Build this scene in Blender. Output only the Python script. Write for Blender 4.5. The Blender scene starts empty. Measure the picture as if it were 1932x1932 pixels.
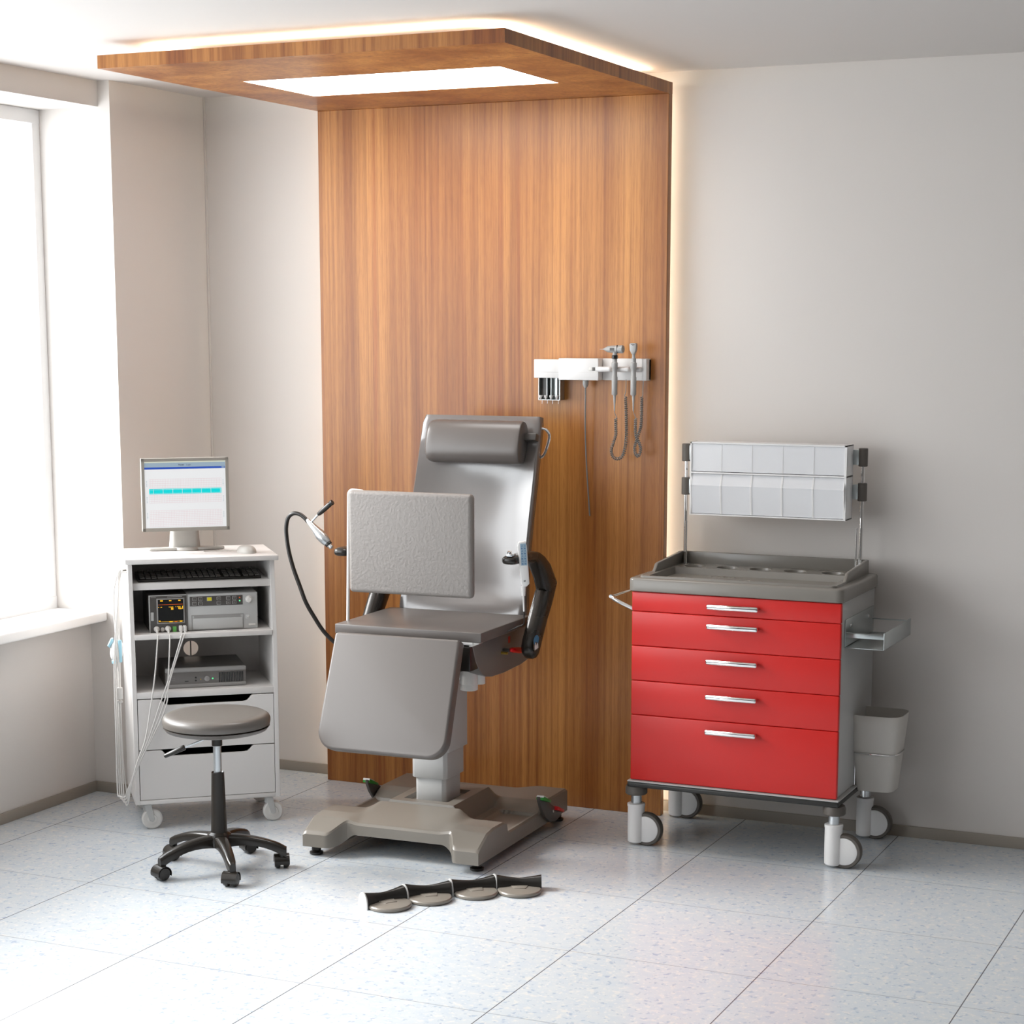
import bpy, bmesh, math
from mathutils import Vector, Matrix, Euler

C = bpy.context.scene.collection
PI = math.pi

# ------------------------------------------------------------------ materials
def new_mat(name):
    m = bpy.data.materials.new(name); m.use_nodes = True
    nt = m.node_tree
    return m, nt, nt.nodes['Principled BSDF']

def pm(name, col, rough=0.5, metal=0.0, spec=0.5, bump=None, coat=0.0, var=0.0, aniso=None):
    m, nt, b = new_mat(name)
    b.inputs['Base Color'].default_value = (*col, 1)
    b.inputs['Roughness'].default_value = rough
    b.inputs['Metallic'].default_value = metal
    b.inputs['Specular IOR Level'].default_value = spec
    if coat:
        b.inputs['Coat Weight'].default_value = coat
        b.inputs['Coat Roughness'].default_value = 0.15
    tc = nt.nodes.new('ShaderNodeTexCoord')
    nz = nt.nodes.new('ShaderNodeTexNoise')
    nz.inputs['Scale'].default_value = bump[0] if bump else 6.0
    nz.inputs['Detail'].default_value = 4
    nt.links.new(tc.outputs['Object'], nz.inputs['Vector'])
    if bump:
        bp = nt.nodes.new('ShaderNodeBump')
        bp.inputs['Strength'].default_value = bump[1]
        bp.inputs['Distance'].default_value = bump[2] if len(bump) > 2 else 0.002
        nt.links.new(nz.outputs['Fac'], bp.inputs['Height'])
        nt.links.new(bp.outputs['Normal'], b.inputs['Normal'])
    # a little roughness variation so that no surface is perfectly uniform
    mr = nt.nodes.new('ShaderNodeMapRange')
    mr.inputs['To Min'].default_value = max(0.0, rough - 0.03 - var)
    mr.inputs['To Max'].default_value = min(1.0, rough + 0.03 + var)
    nt.links.new(nz.outputs['Fac'], mr.inputs['Value'])
    nt.links.new(mr.outputs['Result'], b.inputs['Roughness'])
    return m

def em(name, col, strength):
    m, nt, b = new_mat(name)
    b.inputs['Base Color'].default_value = (*[c * 0.3 for c in col], 1)
    b.inputs['Roughness'].default_value = 0.35
    b.inputs['Emission Color'].default_value = (*col, 1)
    b.inputs['Emission Strength'].default_value = strength
    return m

def wood_mat():
    m, nt, b = new_mat('wood_veneer')
    N = nt.nodes.new; L = nt.links.new
    tc = N('ShaderNodeTexCoord')
    def streak(sx, sz, scale, detail=4, rough=0.6):
        mp = N('ShaderNodeMapping'); mp.inputs['Scale'].default_value = (sx, sx, sz)
        L(tc.outputs['Object'], mp.inputs['Vector'])
        n = N('ShaderNodeTexNoise'); n.inputs['Scale'].default_value = scale
        n.inputs['Detail'].default_value = detail; n.inputs['Roughness'].default_value = rough
        L(mp.outputs['Vector'], n.inputs['Vector'])
        return n
    broad = streak(5.0, 0.20, 1.0, 3)
    fine = streak(48.0, 0.35, 1.0, 4, 0.65)
    dark = streak(22.0, 0.16, 1.0, 2)
    pore = streak(260.0, 14.0, 1.0, 2)
    r1 = N('ShaderNodeValToRGB'); L(broad.outputs['Fac'], r1.inputs['Fac'])
    e = r1.color_ramp.elements
    e[0].position = 0.34; e[0].color = (0.255, 0.074, 0.010, 1)
    e[1].position = 0.68; e[1].color = (0.54, 0.238, 0.060, 1)
    r2 = N('ShaderNodeValToRGB'); L(fine.outputs['Fac'], r2.inputs['Fac'])
    e = r2.color_ramp.elements
    e[0].position = 0.32; e[0].color = (0.46, 0.33, 0.24, 1)
    e[1].position = 0.56; e[1].color = (1, 1, 1, 1)
    mx = N('ShaderNodeMixRGB'); mx.blend_type = 'MULTIPLY'; mx.inputs['Fac'].default_value = 0.75
    L(r1.outputs['Color'], mx.inputs['Color1']); L(r2.outputs['Color'], mx.inputs['Color2'])
    r3 = N('ShaderNodeValToRGB'); L(dark.outputs['Fac'], r3.inputs['Fac'])
    e = r3.color_ramp.elements
    e[0].position = 0.60; e[0].color = (0, 0, 0, 1)
    e[1].position = 0.70; e[1].color = (1, 1, 1, 1)
    mx2 = N('ShaderNodeMixRGB'); mx2.blend_type = 'MULTIPLY'
    ml = N('ShaderNodeMath'); ml.operation = 'MULTIPLY'; ml.inputs[1].default_value = 0.62
    L(r3.outputs['Color'], ml.inputs[0]); L(ml.outputs[0], mx2.inputs['Fac'])
    L(mx.outputs['Color'], mx2.inputs['Color1']); mx2.inputs['Color2'].default_value = (0.52, 0.27, 0.13, 1)
    r4 = N('ShaderNodeValToRGB'); L(pore.outputs['Fac'], r4.inputs['Fac'])
    e = r4.color_ramp.elements
    e[0].position = 0.30; e[0].color = (0.70, 0.62, 0.55, 1)
    e[1].position = 0.55; e[1].color = (1, 1, 1, 1)
    mx3 = N('ShaderNodeMixRGB'); mx3.blend_type = 'MULTIPLY'; mx3.inputs['Fac'].default_value = 0.55
    L(mx2.outputs['Color'], mx3.inputs['Color1']); L(r4.outputs['Color'], mx3.inputs['Color2'])
    L(mx3.outputs['Color'], b.inputs['Base Color'])
    b.inputs['Roughness'].default_value = 0.36
    b.inputs['Specular IOR Level'].default_value = 0.5
    bp = N('ShaderNodeBump'); bp.inputs['Strength'].default_value = 0.10; bp.inputs['Distance'].default_value = 0.001
    L(pore.outputs['Fac'], bp.inputs['Height']); L(bp.outputs['Normal'], b.inputs['Normal'])
    return m

def floor_mat():
    m, nt, b = new_mat('speckled_vinyl')
    N = nt.nodes.new; L = nt.links.new
    tc = N('ShaderNodeTexCoord')
    def noise(scale, detail=2, off=(0, 0, 0), rough=0.5):
        mp = N('ShaderNodeMapping'); mp.inputs['Location'].default_value = off
        L(tc.outputs['Object'], mp.inputs['Vector'])
        n = N('ShaderNodeTexNoise'); n.inputs['Scale'].default_value = scale
        n.inputs['Detail'].default_value = detail; n.inputs['Roughness'].default_value = rough
        L(mp.outputs['Vector'], n.inputs['Vector'])
        return n
    def ramp(n, p0, p1):
        r = N('ShaderNodeValToRGB'); L(n.outputs['Fac'], r.inputs['Fac'])
        r.color_ramp.elements[0].position = p0; r.color_ramp.elements[1].position = p1
        return r
    def mix(fac, c1, c2, k=1.0, kind='MIX'):
        x = N('ShaderNodeMixRGB'); x.blend_type = kind
        if k != 1.0:
            mm = N('ShaderNodeMath'); mm.operation = 'MULTIPLY'; mm.inputs[1].default_value = k
            L(fac, mm.inputs[0]); fac = mm.outputs[0]
        L(fac, x.inputs['Fac'])
        if isinstance(c1, tuple): x.inputs['Color1'].default_value = (*c1, 1)
        else: L(c1, x.inputs['Color1'])
        x.inputs['Color2'].default_value = (*c2, 1)
        return x.outputs['Color']
    base = (0.565, 0.600, 0.625)
    c = mix(ramp(noise(18, 3), 0.42, 0.62).outputs['Color'], base, (0.520, 0.570, 0.625), 0.8)
    c = mix(ramp(noise(36, 2, (3, 1, 0)), 0.58, 0.66).outputs['Color'], c, (0.68, 0.665, 0.63), 0.7)
    c = mix(ramp(noise(42, 2, (9, 4, 0)), 0.61, 0.67).outputs['Color'], c, (0.33, 0.40, 0.52), 0.62)
    c = mix(ramp(noise(30, 2, (1, 14, 0)), 0.65, 0.70).outputs['Color'], c, (0.30, 0.36, 0.50), 0.60)
    c = mix(ramp(noise(70, 1, (5, 7, 0)), 0.62, 0.70).outputs['Color'], c, (0.72, 0.70, 0.66), 0.6)
    sep = N('ShaderNodeSeparateXYZ'); L(tc.outputs['Object'], sep.inputs['Vector'])
    def seam(axis, a, p, w):
        s = N('ShaderNodeMath'); s.operation = 'SUBTRACT'; L(sep.outputs[axis], s.inputs[0]); s.inputs[1].default_value = a - 50 * p - p / 2
        md = N('ShaderNodeMath'); md.operation = 'MODULO'; L(s.outputs[0], md.inputs[0]); md.inputs[1].default_value = p
        d = N('ShaderNodeMath'); d.operation = 'SUBTRACT'; L(md.outputs[0], d.inputs[0]); d.inputs[1].default_value = p / 2
        ab = N('ShaderNodeMath'); ab.operation = 'ABSOLUTE'; L(d.outputs[0], ab.inputs[0])
        lt = N('ShaderNodeMath'); lt.operation = 'LESS_THAN'; L(ab.outputs[0], lt.inputs[0]); lt.inputs[1].default_value = w
        return lt.outputs[0]
    c = mix(seam('X', 0.6603, 0.6417, 0.0019), c, (0.055, 0.045, 0.050), 0.85)
    c = mix(seam('Y', -0.620, 0.6417, 0.0024), c, (0.10, 0.10, 0.11), 0.42)
    L(c, b.inputs['Base Color'])
    b.inputs['Roughness'].default_value = 0.20
    b.inputs['Specular IOR Level'].default_value = 0.5
    return m

def glass_mat():
    m = bpy.data.materials.new('window_glass'); m.use_nodes = True
    nt = m.node_tree; nt.nodes.clear()
    o = nt.nodes.new('ShaderNodeOutputMaterial'); mx = nt.nodes.new('ShaderNodeMixShader')
    t = nt.nodes.new('ShaderNodeBsdfTransparent'); g = nt.nodes.new('ShaderNodeBsdfGlossy')
    g.inputs['Roughness'].default_value = 0.02
    mx.inputs['Fac'].default_value = 0.06
    nt.links.new(t.outputs[0], mx.inputs[1]); nt.links.new(g.outputs[0], mx.inputs[2]); nt.links.new(mx.outputs[0], o.inputs[0])
    return m

def acrylic_mat(name, col, trans, rough=0.15):
    m, nt, b = new_mat(name)
    o = nt.nodes['Material Output']
    b.inputs['Base Color'].default_value = (*col, 1); b.inputs['Roughness'].default_value = rough
    mx = nt.nodes.new('ShaderNodeMixShader'); t = nt.nodes.new('ShaderNodeBsdfTransparent')
    t.inputs['Color'].default_value = (0.97, 0.98, 1.0, 1)
    mx.inputs['Fac'].default_value = trans
    nt.links.new(b.outputs[0], mx.inputs[1]); nt.links.new(t.outputs[0], mx.inputs[2]); nt.links.new(mx.outputs[0], o.inputs['Surface'])
    return m

M = dict(
    wall=pm('wall_paint', (0.64, 0.605, 0.575), 0.75, bump=(180, 0.03)),
    ceil=pm('ceiling_paint', (0.60, 0.57, 0.545), 0.8, bump=(180, 0.03)),
    sill=pm('sill_white', (0.85, 0.84, 0.83), 0.35),
    farwall=pm('low_bounce_wall_paint', (0.19, 0.170, 0.155), 0.7, bump=(180, 0.03)),  # dark brown-grey picked to cut bounce light from the unseen walls
    base=pm('skirting_vinyl', (0.30, 0.265, 0.225), 0.5),
    frame=pm('window_frame_white', (0.80, 0.80, 0.80), 0.4),
    wood=wood_mat(), floor=floor_mat(), glass=glass_mat(),
    light=em('light_diffuser', (1.0, 0.985, 0.96), 8.0),
    led=em('led_warm_white', (1.0, 0.90, 0.70), 20.0),
    vinyl=pm('grey_vinyl_upholstery', (0.118, 0.104, 0.096), 0.33, bump=(300, 0.015, 0.0004), spec=0.55),
    glossvinyl=pm('glossy_grey_vinyl', (0.150, 0.136, 0.130), 0.24, bump=(300, 0.012, 0.0004), spec=1.0, coat=0.7),
    leather=pm('soft_grey_leather', (0.245, 0.225, 0.210), 0.55, bump=(90, 0.45, 0.0045)),
    darkplastic=pm('black_brown_plastic', (0.018, 0.015, 0.012), 0.27),
    shell=pm('grey_moulded_plastic', (0.150, 0.140, 0.132), 0.3),
    basegrey=pm('taupe_moulded_base', (0.215, 0.193, 0.165), 0.30),
    column=pm('light_grey_steel', (0.52, 0.52, 0.51), 0.35),
    offwhite=pm('offwhite_plastic', (0.66, 0.64, 0.61), 0.35),
    white=pm('white_plastic', (0.74, 0.73, 0.72), 0.32),
    laminate=pm('white_laminate', (0.66, 0.635, 0.615), 0.45),
    red=pm('red_lacquer', (0.62, 0.016, 0.012), 0.34),
    redplastic=pm('red_plastic', (0.70, 0.008, 0.012), 0.3),
    greenplastic=pm('green_plastic', (0.012, 0.26, 0.018), 0.3),
    tray=pm('grey_brown_tray_plastic', (0.205, 0.190, 0.168), 0.26),
    metalgrey=pm('grey_painted_metal', (0.47, 0.47, 0.46), 0.35),
    alu=pm('brushed_aluminium', (0.52, 0.56, 0.56), 0.30, metal=0.85),
    chrome=pm('chrome', (0.86, 0.86, 0.86), 0.07, metal=1.0),
    steel=pm('satin_steel', (0.62, 0.65, 0.67), 0.25, metal=0.8),
    blacktrim=pm('black_trim', (0.022, 0.022, 0.020), 0.35),
    rubber=pm('dark_grey_rubber', (0.10, 0.088, 0.076), 0.5),
    darkgrey=pm('dark_grey_plastic', (0.075, 0.068, 0.062), 0.35),
    midgrey=pm('mid_grey_plastic', (0.30, 0.29, 0.28), 0.4),
    black=pm('black_plastic', (0.014, 0.012, 0.010), 0.3),
    screenblack=pm('screen_black', (0.004, 0.004, 0.004), 0.2),
    stoolvinyl=pm('stool_vinyl', (0.125, 0.112, 0.100), 0.33, bump=(260, 0.04, 0.0006)),
    gloss_black=pm('gloss_black_metal', (0.020, 0.017, 0.014), 0.22),
    monitor=pm('monitor_grey', (0.27, 0.25, 0.22), 0.4),
    monitorback=pm('monitor_pale', (0.43, 0.41, 0.38), 0.4),
    cable=pm('pale_cable', (0.62, 0.60, 0.575), 0.4),
    greycable=pm('grey_cable', (0.20, 0.195, 0.185), 0.45),
    tool=pm('grey_instrument_plastic', (0.36, 0.355, 0.345), 0.35),
    bluep=pm('pale_blue_plastic', (0.38, 0.66, 0.78), 0.35),
    keypad=pm('keypad_blue', (0.30, 0.42, 0.52), 0.4),
    keyblue=pm('key_print_blue', (0.10, 0.19, 0.33), 0.4),
    sticker=pm('sticker_blue', (0.02, 0.20, 0.40), 0.3),
    bin=pm('bin_plastic', (0.56, 0.535, 0.495), 0.35),
    acrylic=acrylic_mat('clear_acrylic', (0.93, 0.93, 0.94), 0.42),
    acrylicfr=acrylic_mat('frosted_acrylic', (0.95, 0.95, 0.955), 0.12, 0.25),
    yellow=pm('yellow_key', (0.70, 0.60, 0.01), 0.4),
    greenkey=pm('green_socket', (0.12, 0.42, 0.09), 0.4),
    brass=pm('brass_tip', (0.55, 0.36, 0.06), 0.3, metal=0.8),
    s_white=em('screen_white', (0.86, 0.87, 0.88), 0.52),
    s_cyan=em('screen_cyan', (0.0, 0.72, 0.74), 0.52),
    s_blue=em('screen_blue', (0.025, 0.085, 0.46), 0.52),
    s_head=em('screen_header', (0.33, 0.43, 0.52), 0.52),
    s_cream=em('screen_cream', (0.70, 0.72, 0.58), 0.52),
    s_pink=em('screen_pink', (0.84, 0.58, 0.62), 0.46),
    s_text=em('screen_text', (0.08, 0.10, 0.16), 0.6),
    s_amber=em('screen_amber', (0.80, 0.42, 0.01), 0.9),
    s_red=em('screen_red', (0.55, 0.08, 0.005), 0.8),
    s_green=em('indicator_green', (0.10, 0.75, 0.28), 1.0),
)

# ------------------------------------------------------------------ mesh builder
def catmull(pts, sub=6, closed=False):
    P = [Vector(p) for p in pts]; n = len(P); out = []
    rng = range(n if closed else n - 1)
    for i in rng:
        if closed: a, b, c, d = P[(i-1) % n], P[i], P[(i+1) % n], P[(i+2) % n]
        else:
            b, c = P[i], P[i+1]
            a = P[i-1] if i > 0 else b * 2 - c
            d = P[i+2] if i + 2 < n else c * 2 - b
        for k in range(sub):
            t = k / sub
            out.append(0.5 * ((2*b) + (c-a)*t + (2*a-5*b+4*c-d)*t*t + (3*b-a-3*c+d)*t**3))
    if not closed: out.append(P[-1])
    return out

class MB:
    def __init__(s):
        s.bm = bmesh.new(); s.mats = []
    def mi(s, mat):
        if mat not in s.mats: s.mats.append(mat)
        return s.mats.index(mat)
    def _merge(s, t, mat, X=None):
        i = s.mi(mat)
        for f in t.faces: f.material_index = i
        if X is not None: bmesh.ops.transform(t, matrix=X, verts=t.verts)
        me = bpy.data.meshes.new('tmp'); t.to_mesh(me); t.free()
        s.bm.from_mesh(me); bpy.data.meshes.remove(me)
        return s
    def box(s, x0, x1, y0, y1, z0, z1, mat, bev=0.0, seg=2, X=None):
        t = bmesh.new()
        bmesh.ops.create_cube(t, size=1.0)
        for v in t.verts:
            v.co = Vector((x0 + (v.co.x + .5)*(x1-x0), y0 + (v.co.y + .5)*(y1-y0), z0 + (v.co.z + .5)*(z1-z0)))
        if bev: bmesh.ops.bevel(t, geom=list(t.edges), offset=bev, segments=seg, profile=.5, affect='EDGES', clamp_overlap=True)
        return s._merge(t, mat, X)
    def poly(s, pts, mat):
        vs = [s.bm.verts.new(p) for p in pts]
        f = s.bm.faces.new(vs); f.material_index = s.mi(mat); return s
    def prism(s, pts, h0, h1, mat, axis='X', bev=0.0, seg=2, X=None):
        """pts: 2D outline; axis X -> pts are (y,z); Y -> (x,z); Z -> (x,y)"""
        t = bmesh.new()
        def mk(p, h):
            return {'X': (h, p[0], p[1]), 'Y': (p[0], h, p[1]), 'Z': (p[0], p[1], h)}[axis]
        a = [t.verts.new(mk(p, h0)) for p in pts]; b = [t.verts.new(mk(p, h1)) for p in pts]
        n = len(pts)
        t.faces.new(a[::-1]); t.faces.new(b)
        for i in range(n): t.faces.new((a[i], a[(i+1) % n], b[(i+1) % n], b[i]))
        bmesh.ops.recalc_face_normals(t, faces=list(t.faces))
        if bev:
            E = [e for e in t.edges if len(e.link_faces) == 2 and e.calc_face_angle(0) > 0.6]
            bmesh.ops.bevel(t, geom=E, offset=bev, segments=seg, profile=.5, affect='EDGES', clamp_overlap=True)
        return s._merge(t, mat, X)
    def loft(s, rings, mat, cap=True, closed=False, X=None):
        t = bmesh.new()
        R = [[t.verts.new(p) for p in r] for r in rings]
        n = len(rings[0]); m = len(R)
        for j in range(m if closed else m - 1):
            A, B = R[j], R[(j+1) % m]
            for i in range(n):
                t.faces.new((A[i], A[(i+1) % n], B[(i+1) % n], B[i]))
        if cap and not closed:
            t.faces.new(R[0][::-1]); t.faces.new(R[-1])
        bmesh.ops.recalc_face_normals(t, faces=list(t.faces))
        return s._merge(t, mat, X)
    def lathe(s, prof, mat, n=28, X=None, cap=True):
        rings = []
        for r, z in prof:
            r = max(r, 1e-4)
            rings.append([(r*math.cos(2*PI*i/n), r*math.sin(2*PI*i/n), z) for i in range(n)])
        return s.loft(rings, mat, cap, X=X)
    def cyl(s, p0, p1, r0, mat, r1=None, n=20, bev=0.0):
        p0, p1 = Vector(p0), Vector(p1); d = p1 - p0; L = d.length
        r1 = r0 if r1 is None else r1
        X = Matrix.Translation(p0) @ d.to_track_quat('Z', 'Y').to_matrix().to_4x4()
        if bev:
            k = bev
            prof = [(r0-k, 0), (r0-.3*k, .3*k), (r0, k), (r1, L-k), (r1-.3*k, L-.3*k), (r1-k, L)]
        else: prof = [(r0, 0), (r1, L)]
        return s.lathe(prof, mat, n, X)
    def tube(s, pts, r, mat, n=10, closed=False, radii=None):
        P = [Vector(p) for p in pts]; m = len(P)
        rings = []; prev = None
        for i in range(m):
            if closed: t = (P[(i+1) % m] - P[i-1]).normalized()
            else: t = (P[min(i+1, m-1)] - P[max(i-1, 0)]).normalized()
            if prev is None:
                a = Vector((0, 0, 1)) if abs(t.z) < .9 else Vector((1, 0, 0))
                nx = a.cross(t).normalized()
            else:
                nx = (prev - t * prev.dot(t)).normalized()
            prev = nx; ny = t.cross(nx)
            rr = radii[i] if radii else r
            rings.append([P[i] + (nx*math.cos(2*PI*k/n) + ny*math.sin(2*PI*k/n))*rr for k in range(n)])
        return s.loft(rings, mat, True, closed)
    def plate_holes(s, outer, holes, mat, X=None):
        """flat plate at z=0 in x,y with round holes [(x,y,r)]"""
        t = bmesh.new(); E = []
        def loop(pts):
            vs = [t.verts.new((p[0], p[1], 0)) for p in pts]
            for i in range(len(vs)): E.append(t.edges.new((vs[i], vs[(i+1) % len(vs)])))
        loop(outer)
        for (x, y, r) in holes: loop([(x + r*math.cos(2*PI*i/24), y + r*math.sin(2*PI*i/24)) for i in range(24)])
        bmesh.ops.triangle_fill(t, use_beauty=True, use_dissolve=False, edges=E)
        bmesh.ops.recalc_face_normals(t, faces=list(t.faces))
        return s._merge(t, mat, X)
    def text(s, body, size, mat, X, ext=0.0003, bold=0.0):
        cu = bpy.data.curves.new('tmp_text', 'FONT'); cu.body = body; cu.size = size
        cu.align_x = 'CENTER'; cu.align_y = 'CENTER'; cu.extrude = ext; cu.offset = bold; cu.resolution_u = 3
        o = bpy.data.objects.new('tmp_text', cu); C.objects.link(o)
        dg = bpy.context.evaluated_depsgraph_get(); dg.update()
        me = bpy.data.meshes.new_from_object(o.evaluated_get(dg))
        t = bmesh.new(); t.from_mesh(me)
        bpy.data.objects.remove(o); bpy.data.curves.remove(cu); bpy.data.meshes.remove(me)
        return s._merge(t, mat, X)
    def build(s, name, parent=None, loc=(0, 0, 0), smooth=True, angle=35, rot=(0, 0, 0)):
        me = bpy.data.meshes.new(name)
        bmesh.ops.remove_doubles(s.bm, verts=s.bm.verts, dist=1e-6)
        s.bm.to_mesh(me); s.bm.free()
        for m in s.mats: me.materials.append(m)
        if smooth:
            me.polygons.foreach_set('use_smooth', [True] * len(me.polygons))
            me.set_sharp_from_angle(angle=math.radians(angle))
        o = bpy.data.objects.new(name, me); C.objects.link(o)
        o.location = loc; o.rotation_euler = rot
        if parent is not None: o.parent = parent
        return o

def tag(o, label, cat, group=None):
    o['label'] = label; o['category'] = cat
    if group: o['group'] = group
    return o
def thing(name, label, cat, loc=(0, 0, 0), rotz=0.0, group=None):
    o = bpy.data.objects.new(name, None); C.objects.link(o)
    o.empty_display_size = 0.1; o.location = loc; o.rotation_euler = (0, 0, rotz)
    return tag(o, label, cat, group)
def struct(mb, name, parent=None, **k):
    o = mb.build(name, parent, **k)
    if parent is None: o['kind'] = 'structure'
    return o
def dup(o, parent=None):
    c = o.copy(); C.objects.link(c)
    if parent is not None: c.parent = parent
    for ch in list(o.children): dup(ch, c)
    return c
def T(x, y, z): return Matrix.Translation((x, y, z))
def RX(a): return Matrix.Rotation(a, 4, 'X')
def RY(a): return Matrix.Rotation(a, 4, 'Y')
def RZ(a): return Matrix.Rotation(a, 4, 'Z')
def smooth(a, b, x):
    t = min(1, max(0, (x-a)/(b-a))); return t*t*(3-2*t)
def lerp_tab(tab, x):
    if x <= tab[0][0]: return tab[0][1]
    for (a, va), (b, vb) in zip(tab, tab[1:]):
        if x <= b: return va + (vb-va)*(x-a)/(b-a)
    return tab[-1][1]
def arc(cx, cy, r, a0, a1, n):
    return [(cx + r*math.cos(math.radians(a0 + (a1-a0)*i/n)), cy + r*math.sin(math.radians(a0 + (a1-a0)*i/n))) for i in range(n+1)]

# ------------------------------------------------------------------ camera
cam_d = bpy.data.cameras.new('camera'); cam = bpy.data.objects.new('camera', cam_d); C.objects.link(cam)
cam_d.sensor_width = 36.0; cam_d.lens = 36.0 * 3683.43 / 1932.0
cam_d.shift_y = (1205.57 - 966.0) / 1932.0
cam_d.clip_end = 100
cam.location = (4.3309, -7.6117, 2.0423)
cam.rotation_euler = Euler((PI/2 - 0.1605, 0, 0.4266), 'XYZ')
bpy.context.scene.camera = cam

# ------------------------------------------------------------------ room shell
H = 3.034
XR, YF = 5.6, -11.0           # right wall, wall behind the camera
WY0, WY1 = -0.707, -8.6      # window run along the left wall
WX = -0.8275                 # niche face
struct(MB().box(-1.15, XR+.12, YF-.12, 0.12, -0.10, 0.0, M['floor']), 'floor', smooth=False)
struct(MB().box(-1.15, XR+.12, YF-.12, 0.12, H, H+.10, M['ceil']), 'ceiling', smooth=False)
struct(MB().box(-1.15, XR+.12, 0.0, 0.12, 0, H, M['wall']), 'wall_back', smooth=False)
w = MB()
w.box(-1.15, -0.6407, WY0, 0.0, 0, H, M['wall'])                      # pier beside the window
w.box(-1.15, WX, WY1, WY0, 0, 0.765, M['wall'])                       # spandrel under the sill
w.box(-1.15, -0.70, WY1, WY0, 2.93, H, M['wall'])                     # head
w.box(-1.15, -0.6407, YF, WY1, 0, H, M['wall'])
struct(w, 'wall_left', smooth=False)
struct(MB().box(XR, XR+.12, YF-.12, 0.0, 0, H, M['farwall']), 'wall_right', smooth=False)
struct(MB().box(-1.15, XR, YF-.12, YF, 0, H, M['farwall']), 'wall_front', smooth=False)
win = MB()
fx0, fx1 = -1.06, -1.00
win.box(fx0, fx1, WY1, WY0, 0.80, 0.86, M['frame'], .004)
win.box(fx0, fx1, WY1, WY0, 2.87, 2.93, M['frame'], .004)
ys = [WY0 - i*(WY0-WY1)/6 for i in range(7)]
for i, y in enumerate(ys):
    a = .03 if 0 < i < 4 else .0
    win.box(fx0+.002, fx1-.002, y-(.05 if i == 0 else .025), y+(.05 if i == 6 else (0 if i == 0 else .025)), .858, 2.872, M['frame'], .003)
wo = struct(win, 'window_1')
MB().box(-1.033, -1.027, WY1, WY0, 0.86, 2.87, M['glass']).build('glass_pane', wo, smooth=False)
MB().box(-1.15, -0.735, WY1, WY0-.001, 0.765, 0.808, M['sill'], .008, 3).build('window_sill', wo)
BH = 0.046
struct(MB().box(-0.6407, XR, -0.010, 0, 0, BH, M['base'], .002), 'baseboard_back')
struct(MB().box(-0.6407, -0.6307, WY0, 0, 0, BH, M['base'], .002).box(WX, -0.6307, WY0-.010, WY0, 0, BH, M['base'], .002)
       .box(WX, WX+.010, WY1, WY0, 0, BH, M['base'], .002), 'baseboard_left')
struct(MB().box(-0.6407, -0.632, -0.009, 0, BH, H, M['ceil'], .002), 'trim_1')

# ------------------------------------------------------------------ wood panel and canopy
t = thing('wood_canopy', 'tall wood veneer wall panel bending into a lit ceiling canopy', 'canopy', (0.8, -0.08, 0))
ox, oy = -0.8, 0.08
def wb(x0, x1, y0, y1, z0, z1, m, bev=.0015): return MB().box(x0+ox, x1+ox, y0+oy, y1+oy, z0, z1, m, bev, 1)
wb(0, 1.6, -0.101, -0.062, 0, 2.9388, M['wood']).build('wall_panel', t)
b = MB()
lx0, lx1, ly0, ly1 = 0.2665, 1.3336, -1.123, -0.5865
for (x0, x1, y0, y1) in ((0, lx0, -1.6607, -.062), (lx1, 1.6, -1.6607, -.062), (lx0, lx1, -1.6607, ly0), (lx0, lx1, ly1, -.062)):
    b.box(x0+ox, x1+ox, y0+oy, y1+oy, 2.9388, 2.9846, M['wood'])
b.build('canopy_board', t, smooth=False)
wb(lx0, lx1, ly0, ly1, 2.940, 2.960, M['light'], 0).build('light_panel', t)
for (x0, x1, y0, y1) in ((0.12, 1.47, -1.50, -1.470), (1.46, 1.49, -1.46, -0.10), (0.10, 0.13, -1.46, -0.10)):
    wb(x0, x1, y0, y1, 2.985, 2.994, M['led'], 0).build('led_strip', t)
for (x0, x1) in ((0.060, 0.070), (1.532, 1.542)):
    wb(x0, x1, -0.061, -0.056, 0.0, 2.98, M['led'], 0).build('led_strip', t)

# ------------------------------------------------------------------ wall mounted diagnostic set
YP = -0.101
st = thing('diagnostic_wall_station', 'white wall station for instruments fixed to the wood panel', 'wall station', (1.29, YP, 1.80))
so = (-1.29, -YP, -1.80)
def sb(): return MB()
sb().box(1.045, 1.158, -.165, YP, 1.818, 1.894, M['white'], .003).box(1.0455, 1.1575, -.1655, -.16, 1.842, 1.8428, M['midgrey']).build('dispenser_housing', st, so)
sb().box(1.1585, 1.3345, -.172, YP, 1.811, 1.8995, M['white'], .003).box(1.163, 1.33, -.1723, -.168, 1.843, 1.8437, M['offwhite']).box(1.272, 1.322, -.1723, -.168, 1.8215, 1.8221, M['offwhite']).build('transformer_housing', st, so)
sb().box(1.335, 1.537, -.125, YP, 1.811, 1.8995, M['white'], .003).box(1.515, 1.537, -.155, YP, 1.811, 1.8995, M['white'], .004).build('cradle_plate', st, so)
c_ = sb()
for (a, bb) in ((1.320, 1.390), (1.4095, 1.4690), (1.4925, 1.5200)):
    c_.box(a, bb, -.176, -.120, 1.8455, 1.8665, M['white'], .009, 3)
c_.build('cradle_arms', st, so)
sb().box(1.293, 1.309, -.1735, -.168, 1.8500, 1.8640, M['offwhite'], .001).box(1.309, 1.321, -.1735, -.168, 1.8500, 1.8640, M['darkgrey'], .001).build('power_switch', st, so)
d_ = sb()
d_.box(1.0605, 1.1560, -.106, YP, 1.729, 1.818, M['black'])
for x in (1.0605, 1.0975, 1.1160, 1.1550): d_.box(x, x+.0025, -.152, -.104, 1.729, 1.818, M['alu'])
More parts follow.
